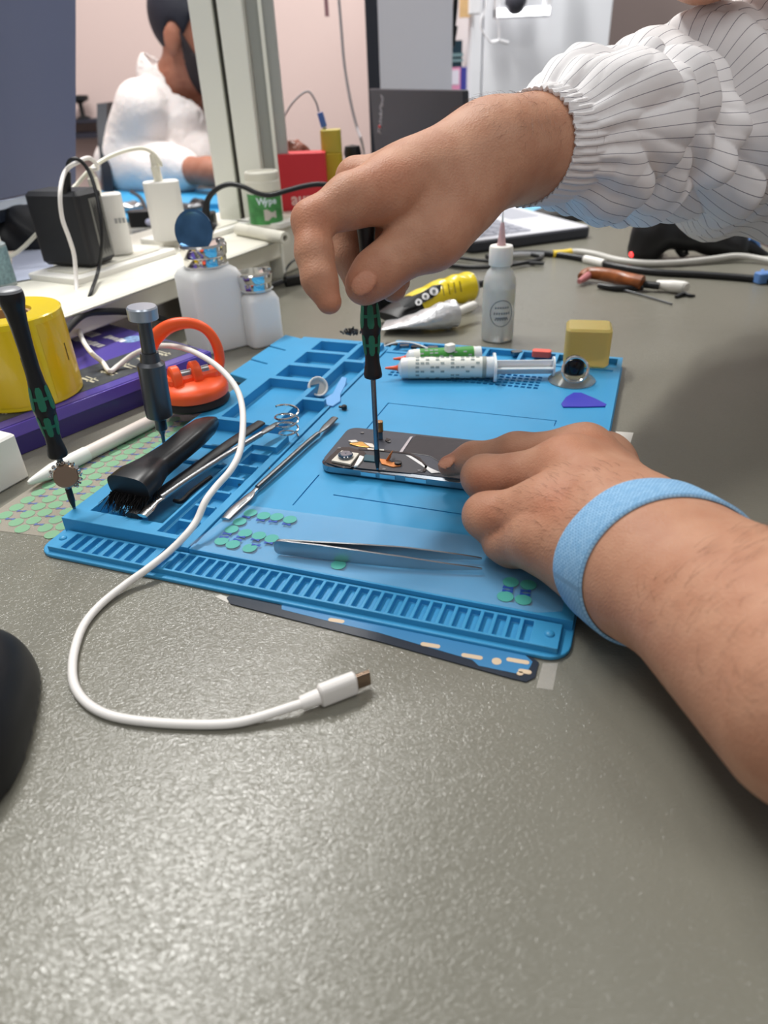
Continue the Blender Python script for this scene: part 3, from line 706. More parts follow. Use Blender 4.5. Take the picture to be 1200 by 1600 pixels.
# ---- the open phone
M_PGREY = mat('phone_midframe', (60, 62, 72), .5, vary=.08, vscale=120); M_PDARK = mat('phone_black_film', (34, 34, 40), .32, bump=(60, .0004))
M_GOLD = mat('gold_contacts', (214, 170, 96), .3, metal=1.0); M_COPPER = mat('copper_flex', (204, 132, 78), .4, metal=.5); M_LENS = mat('camera_lens_glass', (14, 52, 78), .06, spec=.9, coat=1.0); M_TEAL = mat('circuit_teal', (30, 78, 92), .4)
phone = thing('phone', 'opened phone with its inner frame, camera and ribbons exposed, being repaired', 'phone', mm(195, 153, 7.3))
pa = MYAW + math.radians(1.4); pc = mm(194, 154.5, 7.3); PM = at(pc[0], pc[1], 0, pa)
g = G(PM); g.rbox((0, 0, .0110), (.136, .0575, .0072), .0085, top=.0016, n=8); g.build('metal_frame', mat('phone_silver_edge', (150, 156, 164), .26, metal=1.0), phone)
g = G(PM)
for x in (-.033, -.020, -.001): g.rbox((x, -.0290, .0112), (.0105 if x < -.002 else .014, .0009, .0026), .0003)
g.build('side_button', mat('phone_button', (205, 212, 220), .2, metal=1.0), phone)
g = G(PM); g.rbox((0, .0002, .01475), (.1335, .0552, .0006), .0075, n=8); g.build('inner_frame', M_PGREY, phone)
g = G(); flat(g, [(650, 680), (745, 690), (790, 700), (770, 740), (708, 738), (690, 724), (672, 712), (628, 706)], .0150, .01545); g.build('battery', M_PDARK, phone, bevel=.0003)
g = G(); flat(g, [(540, 702), (560, 697), (640, 706), (656, 714), (668, 728), (662, 738), (640, 739), (560, 731), (512, 722), (524, 706)], .0150, .0154); g.build('antenna_plate', mat('phone_dark_grey_plate', (60, 60, 66), .48), phone, bevel=.0003)
g = G(); flat(g, [(517.5, 719), (533.7, 703.5), (561, 708), (547.5, 725)], .0150, .0168); cm = g.build('camera_module', mat('camera_white_metal', (214, 208, 196), .4), phone, bevel=.0003)
c = P(540, 713.5, .017); g = G(); g.lathe([(.0050, 0), (.0050, .0016), (.0044, .0022), (.0030, .0024), (0, .0021)], at(c[0], c[1], .0170)); g.build('lens', M_LENS, cm)
g = G(); flat(g, [(507, 722), (516, 712), (531, 699), (545, 698), (569, 705), (572, 709), (548, 731), (536, 731)], .0150, .01548); g.build('camera_recess', M_BLACKG, phone)
g = G(); flat(g, [(560, 700), (600, 703), (640, 707), (656, 715), (668, 728), (664, 737), (660, 736), (664, 728), (652, 716), (638, 709), (600, 705.5), (560, 702.5)], .0154, .0157); g.build('gasket_line', M_BLACKG, phone)
g = G(); flat(g, [(574, 700), (600, 702), (600, 704), (574, 702)], .0153, .0159); g.build('bright_spring', mat('tinned_pads', (228, 226, 218), .3, metal=.6), phone)
g = G(); flat(g, [(604, 684), (610, 686), (607, 690), (602, 688)], .0150, .0157); g.build('rubber_pad', M_BLACKG, phone)
g = G(); flat(g, [(553, 728), (562, 711), (569, 713), (566, 719), (559, 727)], .0152, .0166); g.build('flash_bracket', M_WHITE, phone, bevel=.0003)
g = G(); flat(g, [(570, 710), (588, 712), (586, 721), (568, 719)], .0152, .0164); g.build('sensor_chip', M_TEAL, phone, bevel=.0002)
g = G(); flat(g, [(546, 693), (550, 689), (566, 690), (580, 695), (576, 699), (560, 697)], .0150, .0160); g.build('connector_block', M_GOLD, phone, bevel=.0003)
g = G(); flat(g, [(544, 688), (556, 687), (560, 690), (549, 691)], .0150, .0164); flat(g, [(568, 691), (582, 693), (588, 700), (578, 698)], .0150, .0164); g.build('solder_pads', mat('tinned_pads', (228, 226, 218), .3, metal=.6), phone, bevel=.0002)
g = G(); flat(g, [(592, 716), (606, 718), (612, 722), (624, 721), (626, 727), (614, 729), (596, 724)], .0152, .0163); g.build('copper_flex', M_COPPER, phone, bevel=.0003)
g = G(); g.tube(path_px((606, 718, .0163), (610, 711, .020), (613, 706, .019)), [.0022, .0018, .0012], 8, flat=.35); g.build('ribbon_stub', M_COPPER, phone)
c = P(622, 724, .0165); g = G(); g.lathe([(.0024, 0), (.0024, .0014), (.0012, .0017), (0, .0016)], at(c[0], c[1], .0162)); g.build('microphone_seal', M_BLACK, phone)
g = G(); flat(g, [(634, 711), (642, 712), (672, 731), (688, 738), (674, 739), (660, 728)], .0153, .0157); g.build('torn_adhesive', mat('white_adhesive', (222, 222, 222), .3), phone)
g = G(); flat(g, [(641, 682), (645, 682), (629, 706), (624, 706)], .0154, .0158); g.build('foil_strip', mat('foil_strip', (200, 200, 206), .25, metal=.7), phone)
g = G(); 
for u, v in ((530, 700), (608, 690), (566, 676), (655, 735), (600, 733)): g.prism(disc_px(u, v, .0012, .0155), .0151, .0157)
g.build('frame_screws', M_DSTEEL, phone)
a, b = P(594, 686, .0152), D(593, 660, P(594, 686, .0152)[1])
g = G(); g.box(((a[0] + .0), a[1], .0152 + (b[2] - .0152) * .3), (.0038, .0012, (b[2] - .0152) * .6)); rb = g.build('flex_ribbon', mat('flex_ribbon_blue', (60, 92, 118), .3), phone, bevel=.0003)
g = G(); g.rbox((a[0], a[1], b[2] * .77 + .0035), (.0050, .0046, (b[2] - .0152) * .62), .0019); tag(g.build('ribbon_connector', mat('ribbon_brass', (176, 140, 96), .25, metal=.9), rb, bevel=.0005), 'brass-coloured connector')

# ---- the two black and green precision screwdrivers
M_DRV = mat('black_grip', (20, 20, 23), .38); M_GRN = mat('green_grip', (34, 112, 86), .5); M_SHAFT = mat('bright_shaft', (128, 138, 150), .25, metal=1.0)
HP = [(0, 1.9), (.6, 3.7), (1.2, 5.2), (3, 5.7), (6, 5.3), (9.5, 4.6), (14, 4.35), (19, 4.8), (23, 5.25), (27, 5.5), (31, 6.2), (34, 6.0), (40, 5.4), (46, 4.6), (54, 4.0), (66, 4.1), (78, 4.6), (86, 5.4), (90, 6.6), (93, 6.9), (95, 6.6)]
def hrad(z): return float(np.interp(z, [p[0] for p in HP], [p[1] for p in HP]))
def precision_driver(label, tip, hz, top, axis=(0, 0, 1), shaft_r=.0016, rot=0.0, k=1.0):
    t = thing('precision_screwdriver', label, 'screwdriver', tip)
    Mx = frame(tip, axis) @ Matrix.Rotation(rot, 4, 'Z'); L = (top - hz) / .097
    Hm = Mx @ Matrix.Translation((0, 0, hz)) @ Matrix.Diagonal((k, k, L, 1))
    g = G(Hm); g.lathe([(hrad(z) / 1000, z / 1000) for z in np.linspace(0, 95, 60)], n=12); g.build('handle', M_DRV, t, angle=40)
    g = G(Hm)
    for z0, z1 in ((15.5, 27.5), (31.5, 45)):
        for q in range(6):
            for (za, zb, w) in ((z0, z1, 19), ((z0 + z1) / 2 - .9, (z0 + z1) / 2 + .9, 61)):
                zz = np.linspace(za, zb, 8); v = []; f = []
                for i, z in enumerate(zz):
                    e = min(1, min(i, 7 - i) * .5 + .55) if w < 20 else 1
                    for kk in range(5):
                        an = math.radians(q * 60 + 15 + (kk - 2) / 2 * w * e); v.append(((hrad(z) + .16) / 1000 * math.cos(an), (hrad(z) + .16) / 1000 * math.sin(an), z / 1000))
                f = [(i * 5 + j, i * 5 + j + 1, (i + 1) * 5 + j + 1, (i + 1) * 5 + j) for i in range(7) for j in range(4)]; g.add(v, f)
    tag(g.build('grip_inlay', M_GRN, t, angle=60), 'green H-shaped soft grip inlays')
    g = G(Hm); g.lathe([(.0064, .095), (.0062, .0962), (.0050, .0970), (0, .0972)]); tag(g.build('swivel_cap', mat('cap_reflection_grey', (150, 152, 156), .35), t), 'swivel cap with its pale reflection painted in')  # pale grey stands for the reflection on a black cap
    g = G(Mx); g.lathe([(shaft_r * .55, 0), (shaft_r * .8, .004), (shaft_r, .006), (shaft_r, hz + .002)], n=16); g.build('shaft', M_SHAFT, t)
    g = G(Mx); g.lathe([(shaft_r * .5, -.0002), (shaft_r * .9, .004), (shaft_r * 1.12, .006), (shaft_r * 1.12, .014)], n=16); tag(g.build('bit_tip', M_BLACK, t), 'blackened tip')
    return t
tipA = P(590, 733, .0160); zA = D(582, 597, tipA[1])[2] - .016
precision_driver('black and green precision screwdriver held upright on the phone', tipA, zA, .157, axis=(0, .075, 1), rot=.3)
tipB = P(116, 794, .0134); zB = D(86, 716, tipB[1])[2] - .0134; zBt = D(14, 450, tipB[1])[2] - .0134
axB = D(14, 456, tipB[1]) - tipB
precision_driver('black and green precision screwdriver standing in the corner of the blue tray', tipB, zB, zBt, axis=axB, shaft_r=.0017, rot=.1)
# its magnet, bristling with tiny screws
mc = D(103, 744, tipB[1] - .004); mg = thing('magnetiser', 'round brown magnetiser on the shaft of the upright screwdriver', 'magnet', mc)
dv = CO - mc; MF = frame(mc, (dv[0], dv[1], dv[2] * .5))
g = G(MF); g.lathe([(.0062, -.002), (.0070, -.001), (.0070, .001), (.0062, .002)], n=28); g.build('disc', mat('magnet_brown', (150, 128, 110), .3, metal=.75), mg)
first = None
for i in range(13):
    an = -1.1 + i * .33; p_ = MF @ Vector((math.cos(an) * .0080, math.sin(an) * .0080, .0006 * (i % 3)))
    if first is None:
        first = thing('tiny_screw', 'tiny silver screw stuck to the rim of the magnetiser', 'screw', (0, 0, 0), 'tiny screws on the magnetiser')
        g = G(); g.lathe([(0, -.0013), (.0006, -.0012), (.0006, .0004), (.0012, .0005), (.0012, .0011), (0, .0013)], n=10); g.build('screw_body', M_CHROME, first); o = first
    else:
        o = first.copy(); COL.objects.link(o)
        for ch in first.children: c2 = ch.copy(); c2.parent = o; COL.objects.link(c2)
    o.location = p_; o.rotation_euler = (an * 2, an, 1.3 * i)

# ---- grey aluminium screwdriver
M_GUN = mat('gunmetal', (92, 94, 98), .34, metal=.85)
tipG = P(257, 697, .0134); t = thing('aluminium_screwdriver', 'gunmetal screwdriver with a flat round cap, standing beside the black brush', 'screwdriver', tipG)
def zg(u, v): return D(u, v, tipG[1])[2] - .0134
axG = D(221, 478, tipG[1]) - tipG; MG = frame(tipG, axG)
z1, z2, z3, z4, z5, z6, z7 = zg(255, 672), zg(252, 655), zg(248, 640), zg(236, 566), zg(234, 550), zg(224, 500), zg(221, 478)
g = G(MG); g.lathe([(.0004, 0), (.0012, .002), (.0014, z1 * .7), (.0026, z1), (.0040, z1 + .001), (.0040, z2)], n=24); g.build('tip', M_GUN, t)
g = G(MG); g.lathe([(.0040, z2), (.0088, z2 + .003), (.0091, z3), (.0090, z4 - .001), (.0078, z4), (.0066, z4 + .001), (.0062, z4 + .004), (.0058, z5)], n=28); g.build('grip', M_GUN, t)
g = G(MG); g.lathe([(.0046, z5), (.0043, z6)], n=20); g.build('neck', M_GUN, t)
g = G(MG); g.lathe([(.0070, z6), (.0094, z6 + .001), (.0096, z7 - .001), (.0088, z7), (0, z7 + .0001)], n=32); tag(g.build('swivel_cap', mat('pale_cap', (176, 184, 196), .3, metal=.6), t), 'pale brushed cap')

# ---- black antistatic brush lying in the tray
M_BR = mat('black_brush_handle', (26, 26, 29), .36); t = thing('antistatic_brush', 'thick black antistatic brush lying across the tray', 'brush', mm(40, 90, 14))
bpth = [P(331, 659, .021), P(318, 668, .024), P(300, 683, .026), P(270, 708, .025), P(240, 730, .024), P(218, 748, .026), P(200, 763, .0255)]
bw = [.0052, .0088, .0096, .0092, .0105, .0140, .0150]; bt = [.0040, .0062, .0068, .0066, .0072, .0088, .0082]
sp = spline(bpth, 8); wv_ = np.interp(np.linspace(0, 6, len(sp)), range(7), bw); tv_ = np.interp(np.linspace(0, 6, len(sp)), range(7), bt); rings = []
for i, p in enumerate(sp):
    d_ = (sp[min(i + 1, len(sp) - 1)] - sp[max(i - 1, 0)]).normalized(); sd_ = d_.cross(Vector((0, 0, 1))).normalized(); up_ = sd_.cross(d_)
    rings.append([p + sd_ * (abs(math.cos(a)) ** .55 * math.copysign(1, math.cos(a)) * wv_[i]) + up_ * (abs(math.sin(a)) ** .7 * math.copysign(1, math.sin(a)) * tv_[i]) for a in [2 * math.pi * k / 24 for k in range(24)]])
g = loft(rings); n_ = len(rings); g.f += [tuple(range(24)), tuple(range((n_ - 1) * 24, n_ * 24))]; g.mi += [0, 0]; g.build('handle', M_BR, t, angle=50)
g = G(); rs = random.Random(5); hd, tl = sp[-1], sp[-9]; dd = (hd - tl).normalized(); sd_ = dd.cross(Vector((0, 0, 1))).normalized()
for i in range(520):
    q = hd + dd * rs.uniform(-.012, .0005) + sd_ * rs.uniform(-.0135, .0135) + Vector((0, 0, -.004))
    e = q + Vector((rs.gauss(0, .0022), rs.gauss(0, .0022), 0)) + dd * rs.uniform(.003, .013) + Vector((0, 0, -rs.uniform(.003, .0085)))
    m_ = (q + e) / 2 + dd * .0015; g.tube([q, m_, e], [.00032, .00028, .00012], 3, 2)
tag(g.build('bristles', mat('black_bristles', (14, 14, 16), .5), t, angle=0), kind='stuff')

# ---- pry tools in the tray
t = thing('black_spudger', 'flat black plastic spudger lying under the steel pry bar in the tray', 'pry tool', P(300, 735, .014))
g = G(); g.tube(path_px((207, 806, .0150), (232, 786, .0145), (300, 735, .0150), (360, 692, .0165), (408, 660, .0180)), [.0052, .0058, .0044, .0046, .0040], 12, flat=.38); g.build('blade', M_BLACK, t)
t = thing('pry_bar', 'slim bright steel pry bar with a shovel end lying in the tray', 'pry tool', P(320, 730, .017))
g = G(); g.tube(path_px((252, 778, .0200), (300, 745, .0205), (360, 707, .0210), (408, 678, .0215)), .0020, 12); g.build('rod', M_STEEL, t)
g = G(); g.tube(path_px((222, 806, .0170), (232, 796, .0180), (243, 785, .0192), (256, 776, .0200)), [.0036, .0040, .0024, .0019], 12, flat=.35); g.build('shovel_end', M_CHROME, t)
g = G(); g.tube(path_px((406, 679, .0215), (420, 670, .0218), (434, 661, .0222)), [.0021, .0032, .0020], 12, flat=.4); g.build('flat_end', M_DSTEEL, t)
t = thing('bent_probe', 'short bent black probe lying in the tray beside the pry bar', 'probe', P(290, 775, .010))
g = G(); g.tube(path_px((272, 782, .008), (284, 783, .0085), (300, 768, .010), (330, 745, .012)), [.0012, .0017, .0017, .0014], 10); g.build('hook', M_BLACK, t)
# coil at the end of the pry bar
t = thing('wire_coil', 'springy coil of clear-silver wire at the upper end of the tray', 'spring', P(452, 684, .008))
cb = P(452, 684, .008); g = G(); g.tube([(cb[0] + .0088 * math.cos(a) * (1 - .25 * (1 - a / 20)), cb[1] + .0088 * math.sin(a) * (1 - .25 * (1 - a / 20)), .0085 + a * .00105) for a in [i * .42 for i in range(52)]], .0008, 8, 3); g.build('coil', M_CHROME, t)
# steel spudger along the tray's right rim
t = thing('steel_spudger', 'double-ended steel spudger lying along the edge between tray and work area', 'pry tool', P(430, 735, .010))
g = G(); g.tube(path_px((402, 762, .0105), (440, 728, .0110), (480, 692, .0110), (497, 678, .0110)), .0019, 14); g.build('handle', M_DSTEEL, t)
g = G(); g.tube(path_px((352, 811, .0088), (366, 796, .0092), (388, 777, .0098), (396, 768, .0102), (404, 760, .0105)), [.0030, .0038, .0032, .0015, .0017], 14, flat=.32); g.build('spoon_end', M_STEEL, t)
g = G(); g.tube(path_px((495, 680, .0110), (500, 675, .0110), (510, 666, .0110), (523, 653, .0108)), [.0017, .0013, .0031, .0029], 14, flat=.42); g.build('chisel_end', M_DSTEEL, t)

# ---- tweezers standing on edge
M_TW = mat('tweezer_steel', (172, 174, 176), .3, metal=1.0, bump=(900, .00003)); t = thing('tweezers', 'pointed steel tweezers lying on the sticker film', 'tweezers', P(590, 870, .0085))
def blade(pa_, hs_, th, name):
    sp = spline(pa_, 8); n = len(sp); hh = np.interp(np.linspace(0, len(hs_) - 1, n), range(len(hs_)), [h[0] for h in hs_]); hb = np.interp(np.linspace(0, len(hs_) - 1, n), range(len(hs_)), [h[1] for h in hs_]); rings = []
    for i, p in enumerate(sp):
        d_ = (sp[min(i + 1, n - 1)] - sp[max(i - 1, 0)]); d_.z = 0; d_.normalize(); s_ = Vector((-d_.y, d_.x, 0)) * th / 2
        rings.append([Vector((p.x, p.y, hb[i])) - s_, Vector((p.x, p.y, hb[i])) + s_, Vector((p.x, p.y, hh[i])) + s_, Vector((p.x, p.y, hh[i])) - s_])
    g = loft(rings); g.f += [(0, 1, 2, 3), tuple(range((n - 1) * 4, n * 4))]; g.mi += [0, 0]; g.build(name, M_TW, t, bevel=.0003)
TZ = .0088
hb_ = [(.0140, .0110), (.0172, .0090), (.0180, TZ), (.0178, TZ), (.0172, TZ), (.0160, TZ), (.0135, .0095), (.0112, .0104)]
def tw(u, v): return P(u, v, .0120)
blade([tw(429, 856), tw(433, 857), tw(445, 859), tw(500, 865), tw(560, 872), tw(630, 879), tw(700, 884), tw(753, 886)], hb_, .0011, 'front_arm')
blade([tw(431, 855), tw(435, 855.5), tw(447, 857), tw(500, 860), tw(560, 862), tw(630, 864), tw(700, 867), tw(753, 870)], hb_, .0011, 'rear_arm')

# ---- films with round stickers
def film_material(name, col, al, rough=.22):
    m = mat(name, col, rough, spec=.6, alpha=al); return m
M_FILM = film_material('clear_film', (220, 230, 240), .07); M_DOT = mat('green_sticker', (74, 166, 156), .5); M_BOW = mat('blue_tab', (36, 76, 168), .5)
M_DOT2 = mat('green_sticker_pale', (120, 166, 130), .5); M_BOW2 = mat('blue_tab_pale', (84, 100, 156), .5); M_FILM2 = film_material('backing_film', (206, 198, 184), .30)
def bow(g, c, r, ang):
    v = [(-r, -r * .42), (0, -r * .12), (r, -r * .42), (r, r * .42), (0, r * .12), (-r, r * .42)]
    g.prism([(c[0] + x * math.cos(ang) - y * math.sin(ang), c[1] + x * math.sin(ang) + y * math.cos(ang)) for x, y in v], c[2], c[2] + .00012)
t = thing('sticker_film', 'clear film with a few green round stickers lying on the front of the mat', 'sticker sheet', P(590, 880, .0083))
g = G(); flat(g, [(384, 789), (560, 812), (742, 838), (898, 866), (878, 955), (840, 957), (560, 905), (300, 857), (296, 850)], .0082, .0084); g.build('film', M_FILM, t)
Z4 = lambda x, y: (340 + x / 4, 760 + y / 4)
Z5 = lambda x, y: (640 + x / 4, 820 + y / 4)
dots = [Z4(*q) for q in ((205, 165), (288, 183), (370, 190), (452, 207), (138, 220), (88, 268), (172, 292), (258, 308), (338, 326), (25, 340), (95, 362), (200, 385), (755, 490))] + [Z5(*q) for q in ((632, 358), (742, 375), (598, 448), (710, 468))]
bows = [Z4(*q) for q in ((178, 190), (268, 210), (345, 218), (430, 235), (60, 295), (145, 315), (235, 332), (318, 352), (40, 316), (125, 332), (240, 365), (775, 460))] + [Z5(*q) for q in ((615, 392), (612, 412), (725, 412), (722, 434))]
for u, v in dots:
    g = G(); g.prism(disc_px(u, v, .0041, .0085), .00845, .0086); g.build('round_sticker', M_DOT, t)
for i, (u, v) in enumerate(bows):
    g = G(); c = P(u, v, .0087); c[2] = .00862; bow(g, c, .0026, MYAW + .1 * (i % 3)); g.build('pull_tab', M_BOW, t)
t = thing('sticker_sheet', 'long backing sheet covered with rows of pale green round stickers, left of the mat', 'sticker sheet', mm(-25, 90, 0))
def mpoly(pts, z0, z1): g.prism([tuple(mm(s, q, 0)[:2]) for s, q in pts], z0, z1)
g = G(); mpoly([(-62, 12), (-1, 18), (-1, 175), (-8, 196), (-40, 196), (-62, 150)], .0002, .0004); g.build('backing', M_FILM2, t)
for i in range(18):
    for k, s in enumerate((-6, -15.5, -29, -38.5, -52)):
        tt = 20 + i * 9.8 + (k % 2) * 4.9
        if tt > 190: continue
        c = mm(s, tt, 0); g = G(); g.prism(ellipse(c[0], c[1], .0046, .0046, 16), .0004, .0005); g.build('round_sticker', M_DOT2, t)
        if k in (1, 3):
            c = mm(s - 6.7, tt + 2, .42); g = G(); bow(g, c, .0030, MYAW + .2); g.build('pull_tab', M_BOW2, t)

# ---- back-cover adhesive sheet half under the mat, and tape scraps
t = thing('adhesive_sheet', 'dark blue phone adhesive sheet with cream marks, poking out from under the mat', 'adhesive sheet', P(640, 1000, 0))
g = G(); flat(g, [(354, 934), (360, 943), (470, 971), (600, 1004), (700, 1032), (800, 1060), (822, 1065), (836, 1058), (842, 1035), (780, 985), (400, 900)], .0002, .0008); g.build('sheet', mat('dark_navy_film', (34, 44, 58), .3), t)
g = G(); flat(g, [(440, 952), (452, 955), (520, 972), (590, 988), (700, 1020), (738, 1031), (748, 1040), (806, 1052), (826, 1046), (832, 1034), (780, 985), (440, 910)], .0008, .0009); g.build('blue_area', mat('adhesive_blue', (58, 128, 178), .35), t)
Z6 = lambda x, y: (320 + x / 2, 860 + y / 2)
M_CRM = mat('cream_print', (214, 190, 160), .5)
def dash(x, y, w, h, a):
    g = G(); c = P(*Z6(x, y), .001); g.prism([(c[0] + px * math.cos(a) - py_ * math.sin(a), c[1] + px * math.sin(a) + py_ * math.cos(a)) for px, py_ in rrect(w, h, h * .49, 4)], .0009, .00098); g.build('cream_mark', M_CRM, t)
for x, y, w in ((411, 219, .0085), (705, 296, .0095), (835, 331, .0100), (978, 345, .0105), (1000, 378, .0060)): dash(x, y, w, .0026, MYAW + .06)
dash(912, 346, .0045, .0045, 0); dash(985, 384, .0030, .0024, 0)
for nm, lab, pix, z in (('tape_scrap', 'white scrap of tape sticking out at the front edge of the mat', [(336, 932), (345, 929), (362, 935), (356, 942)], .0003), ('tape_scrap', 'clear strip of tape running from under the right front corner of the mat', [(848, 1036), (872, 1036), (864, 1078), (838, 1074)], .0004), ('tape_scrap', 'pale square of tape at the far right edge of the mat', [(962, 674), (990, 676), (982, 702), (958, 699)], .0004)):
    t = thing(nm, lab, 'tape', P(*pix[0])); g = G(); flat(g, pix, .0001, z); g.build('tape', film_material('tape_film' + str(len(MATS)), (226, 222, 214), .85 if 'clear' not in lab else .22), t)

# ---- black mouse at the left edge
M_MOUSE = mat('mouse_black', (18, 19, 23), .45, bump=(2500, .00004)); mcx = V3((-.184, .205, 0)); t = thing('computer_mouse', 'black computer mouse at the left edge of the bench', 'mouse', mcx)
mr_ = .22; ex = V3((math.cos(mr_), math.sin(mr_), 0)); ey = V3((-math.sin(mr_), math.cos(mr_), 0))
def mouse(p):
    q = p - mcx; x = q @ ex; y = q @ ey; z = q[..., 2]
    d = (np.abs(x / .0315) ** 2.6 + np.abs(y / .052) ** 2.8 + np.abs((z - .001) / .036) ** 2.3) ** (1 / 2.5) - 1
    return np.maximum(d * .030, .0012 - z)
sd_mesh('shell', [nets(mouse, mcx - V3((.07, .07, .002)), mcx + V3((.07, .07, .042)), .002)], M_MOUSE, t)
g = G(at(mcx[0], mcx[1], 0, mr_)); g.rbox((0, 0, .0008), (.05, .08, .0016), .018); g.build('sole', M_BLACK, t)

# ---- the syringes, amber block, ring, pick and small bits at the far end of the mat
M_CLEAR = mat('clear_plastic', (236, 240, 242), .12, trans=.75, ior=1.4); M_MILK = mat('milky_plastic', (232, 236, 238), .3, trans=.08, ior=1.4, sss=.2); M_ORANGE = mat('orange_plastic', (244, 92, 48), .4)
def syringe(label, a, b, r, band, plunger, group='flux syringes on the mat'):
    a = V3(a); b = V3(b); t = thing('syringe', label, 'syringe', (a + b) / 2 - V3((0, 0, r)), group); d = (b - a) / np.linalg.norm(b - a); L = np.linalg.norm(b - a)
    Mx = frame(a, d); sx = .62 * L if plunger else .85 * L
    g = G(Mx); g.lathe([(.0008, -.010), (.0016, -.004), (.0022, 0), (.0030, .001)], n=16); tag(g.build('nozzle_cap', M_ORANGE, t), 'orange tip cap')
    g = G(Mx); g.lathe([(.0024, .001), (r * .95, .004), (r, .006), (r, sx)], n=28); g.build('barrel', M_MILK, t)
    g = G(Mx); g.lathe([(r + .0002, sx * .12), (r + .0002, sx * .92)], n=32); lb = g.build('printed_label', mat('label_paper', (232, 234, 226), .45), t)
    g = G(Mx); g.lathe([(r + .0004, sx * band[0]), (r + .0004, sx * band[1])], n=32); tag(g.build('label_band', mat(*band[2]), lb), band[3])
    g = G(Mx); rr_ = random.Random(int(r * 1e6))
    for q in range(16):
        for zz in np.arange(sx * .2, sx * .86, .0042):
            if rr_.random() < .45:
                an = q / 16 * 6.283; g.add([((r + .0005) * math.cos(an + s_ * .09), (r + .0005) * math.sin(an + s_ * .09), zz + w_) for s_, w_ in ((-1, 0), (1, 0), (1, .003), (-1, .003))], [(0, 1, 2, 3)])
    g.build('small_print', mat('faint_print', (150, 162, 160), .6), lb)
    if plunger:
        g = G(Mx); g.rbox((0, 0, sx + .0008), (r * 3.9, r * 2.1, .0022), r); g.build('finger_flange', M_MILK, t)
        g = G(Mx); g.box((0, 0, (sx + L) / 2), (r * 1.35, .0012, L - sx)); g.box((0, 0, (sx + L) / 2), (.0012, r * 1.35, L - sx)); g.lathe([(r * .98, L - .0014), (r * .98, L)], n=24); g.build('plunger', M_MILK, t)
    return t
syringe('syringe with a white printed label, orange tip and pulled-out plunger, nearest on the mat', P(620, 575, .0168), P(866, 573, .0168), .0088, (.88, .92, ('grey_band', (150, 156, 150), .5), 'grey band'), True)
syringe('syringe with a green banded label lying behind the white-labelled one', P(632, 560, .0168), P(772, 553, .0165), .0074, (.2, .9, ('green_band', (66, 146, 62), .45), 'green label band'), False)

c = P(921, 574, .0085); t = thing('amber_block', 'translucent amber block standing at the far right corner of the mat', 'block', c)
M_AMB = mat('amber_resin', (228, 206, 128), .3, trans=.5, ior=1.25, sss=.3)
g = G(at(c[0], c[1] + .014, .0085, MYAW + .12)); g.rbox((0, 0, .0165), (.038, .030, .033), .005, top=.002); g.build('block', M_AMB, t, angle=40)
c = P(893, 594, .0075); t = thing('suction_cup', 'clear suction cup with a black knob and chrome pull ring on the mat', 'suction cup', c)
g = G(at(c[0], c[1], .0074)); g.lathe([(.0192, 0), (.0194, .0008), (.0180, .0022), (.0120, .0055), (.0085, .0075), (0, .0080)], n=36); g.build('cup', mat('clear_rubber', (224, 230, 232), .2, trans=.9, ior=1.25), t)
g = G(at(c[0] + .001, c[1], .0074)); g.lathe([(.0078, .0060), (.0085, .0080), (.0082, .0150), (.0070, .0185), (.0040, .0205), (0, .0206)], n=24); kb = g.build('knob', M_BLACKG, t)
rc_ = V3((c[0] - .0005, c[1] - .009, .0200)); RM = frame(rc_, (-.25, -1, .42)); g = G(); g.tube([RM @ Vector((.0100 * math.cos(a), .0100 * math.sin(a), 0)) for a in [i * 2 * math.pi / 24 for i in range(24)]], .0012, 10, 3, closed=True); tag(g.build('pull_ring', M_CHROME, t), 'chrome split ring')
t = thing('opening_pick', 'violet-blue triangular opening pick beside the suction cup', 'pick', P(910, 625, ZM)); g = G(); flat(g, [(877, 630), (884, 620), (896, 613), (908, 613), (930, 622), (948, 631), (946, 634), (910, 635), (880, 635)], ZM, ZM + .0012); g.build('pick', mat('violet_plastic', (64, 66, 186), .35), t, bevel=.0004)
c = P(501, 617, .0045); t = thing('bottle_cap', 'small white screw cap lying on its side in the tray channel', 'cap', c); CMx = frame((c[0] - .002, c[1], .0115), (.35, -.8, .55)); g = G(CMx); g.lathe([(0, -.003), (.0060, -.003), (.0080, -.0022), (.0084, .003), (.0078, .0034), (.0068, .0030), (.0064, -.0012), (0, -.0016)], n=28); g.build('cap', M_WHITE, t)
t = thing('pry_opener', 'pale blue plastic pry opener lying in the tray channel', 'pry tool', P(527, 615, .006)); g = G(); flat(g, [(507, 622), (520, 614), (528, 598), (534, 588), (542, 590), (540, 600), (532, 616), (532, 626), (520, 634), (508, 632)], .0066, .0088); g.build('blade', mat('pale_blue_plastic', (110, 170, 226), .4), t, bevel=.0006)
# loose bits in the row of bins
rs = random.Random(11)
def bit(name, label, cat, u, v, z, d, m_, grp=None, rz=0.0, r=None):
    c = P(u, v, z); t = thing(name, label, cat, c, grp); g = G(at(c[0], c[1], z, rz)); g.rbox((0, 0, d[2] / 2), d, r or min(d[0], d[1]) * .3); g.build('body', m_, t, bevel=min(d) * .12); return t
M_PCB = mat('small_black_part', (30, 30, 32), .4)
bit('white_cube', 'tiny white eraser-like cube resting on the green-banded syringe', 'cube', 703, 549, .0225, (.0085, .0070, .0065), M_WHITE, rz=.5)
bit('rubber_stopper', 'coral red stopper lying in the bin under the plunger end', 'stopper', 846, 557, .0060, (.0170, .0085, .0060), mat('coral_plastic', (238, 98, 82), .4), rz=-.3)
bit('violet_pick', 'violet pick lying in the far bin behind the syringes', 'pick', 733, 549, .0075, (.016, .006, .0015), mat('violet_plastic', (64, 66, 186), .35), rz=-.3)
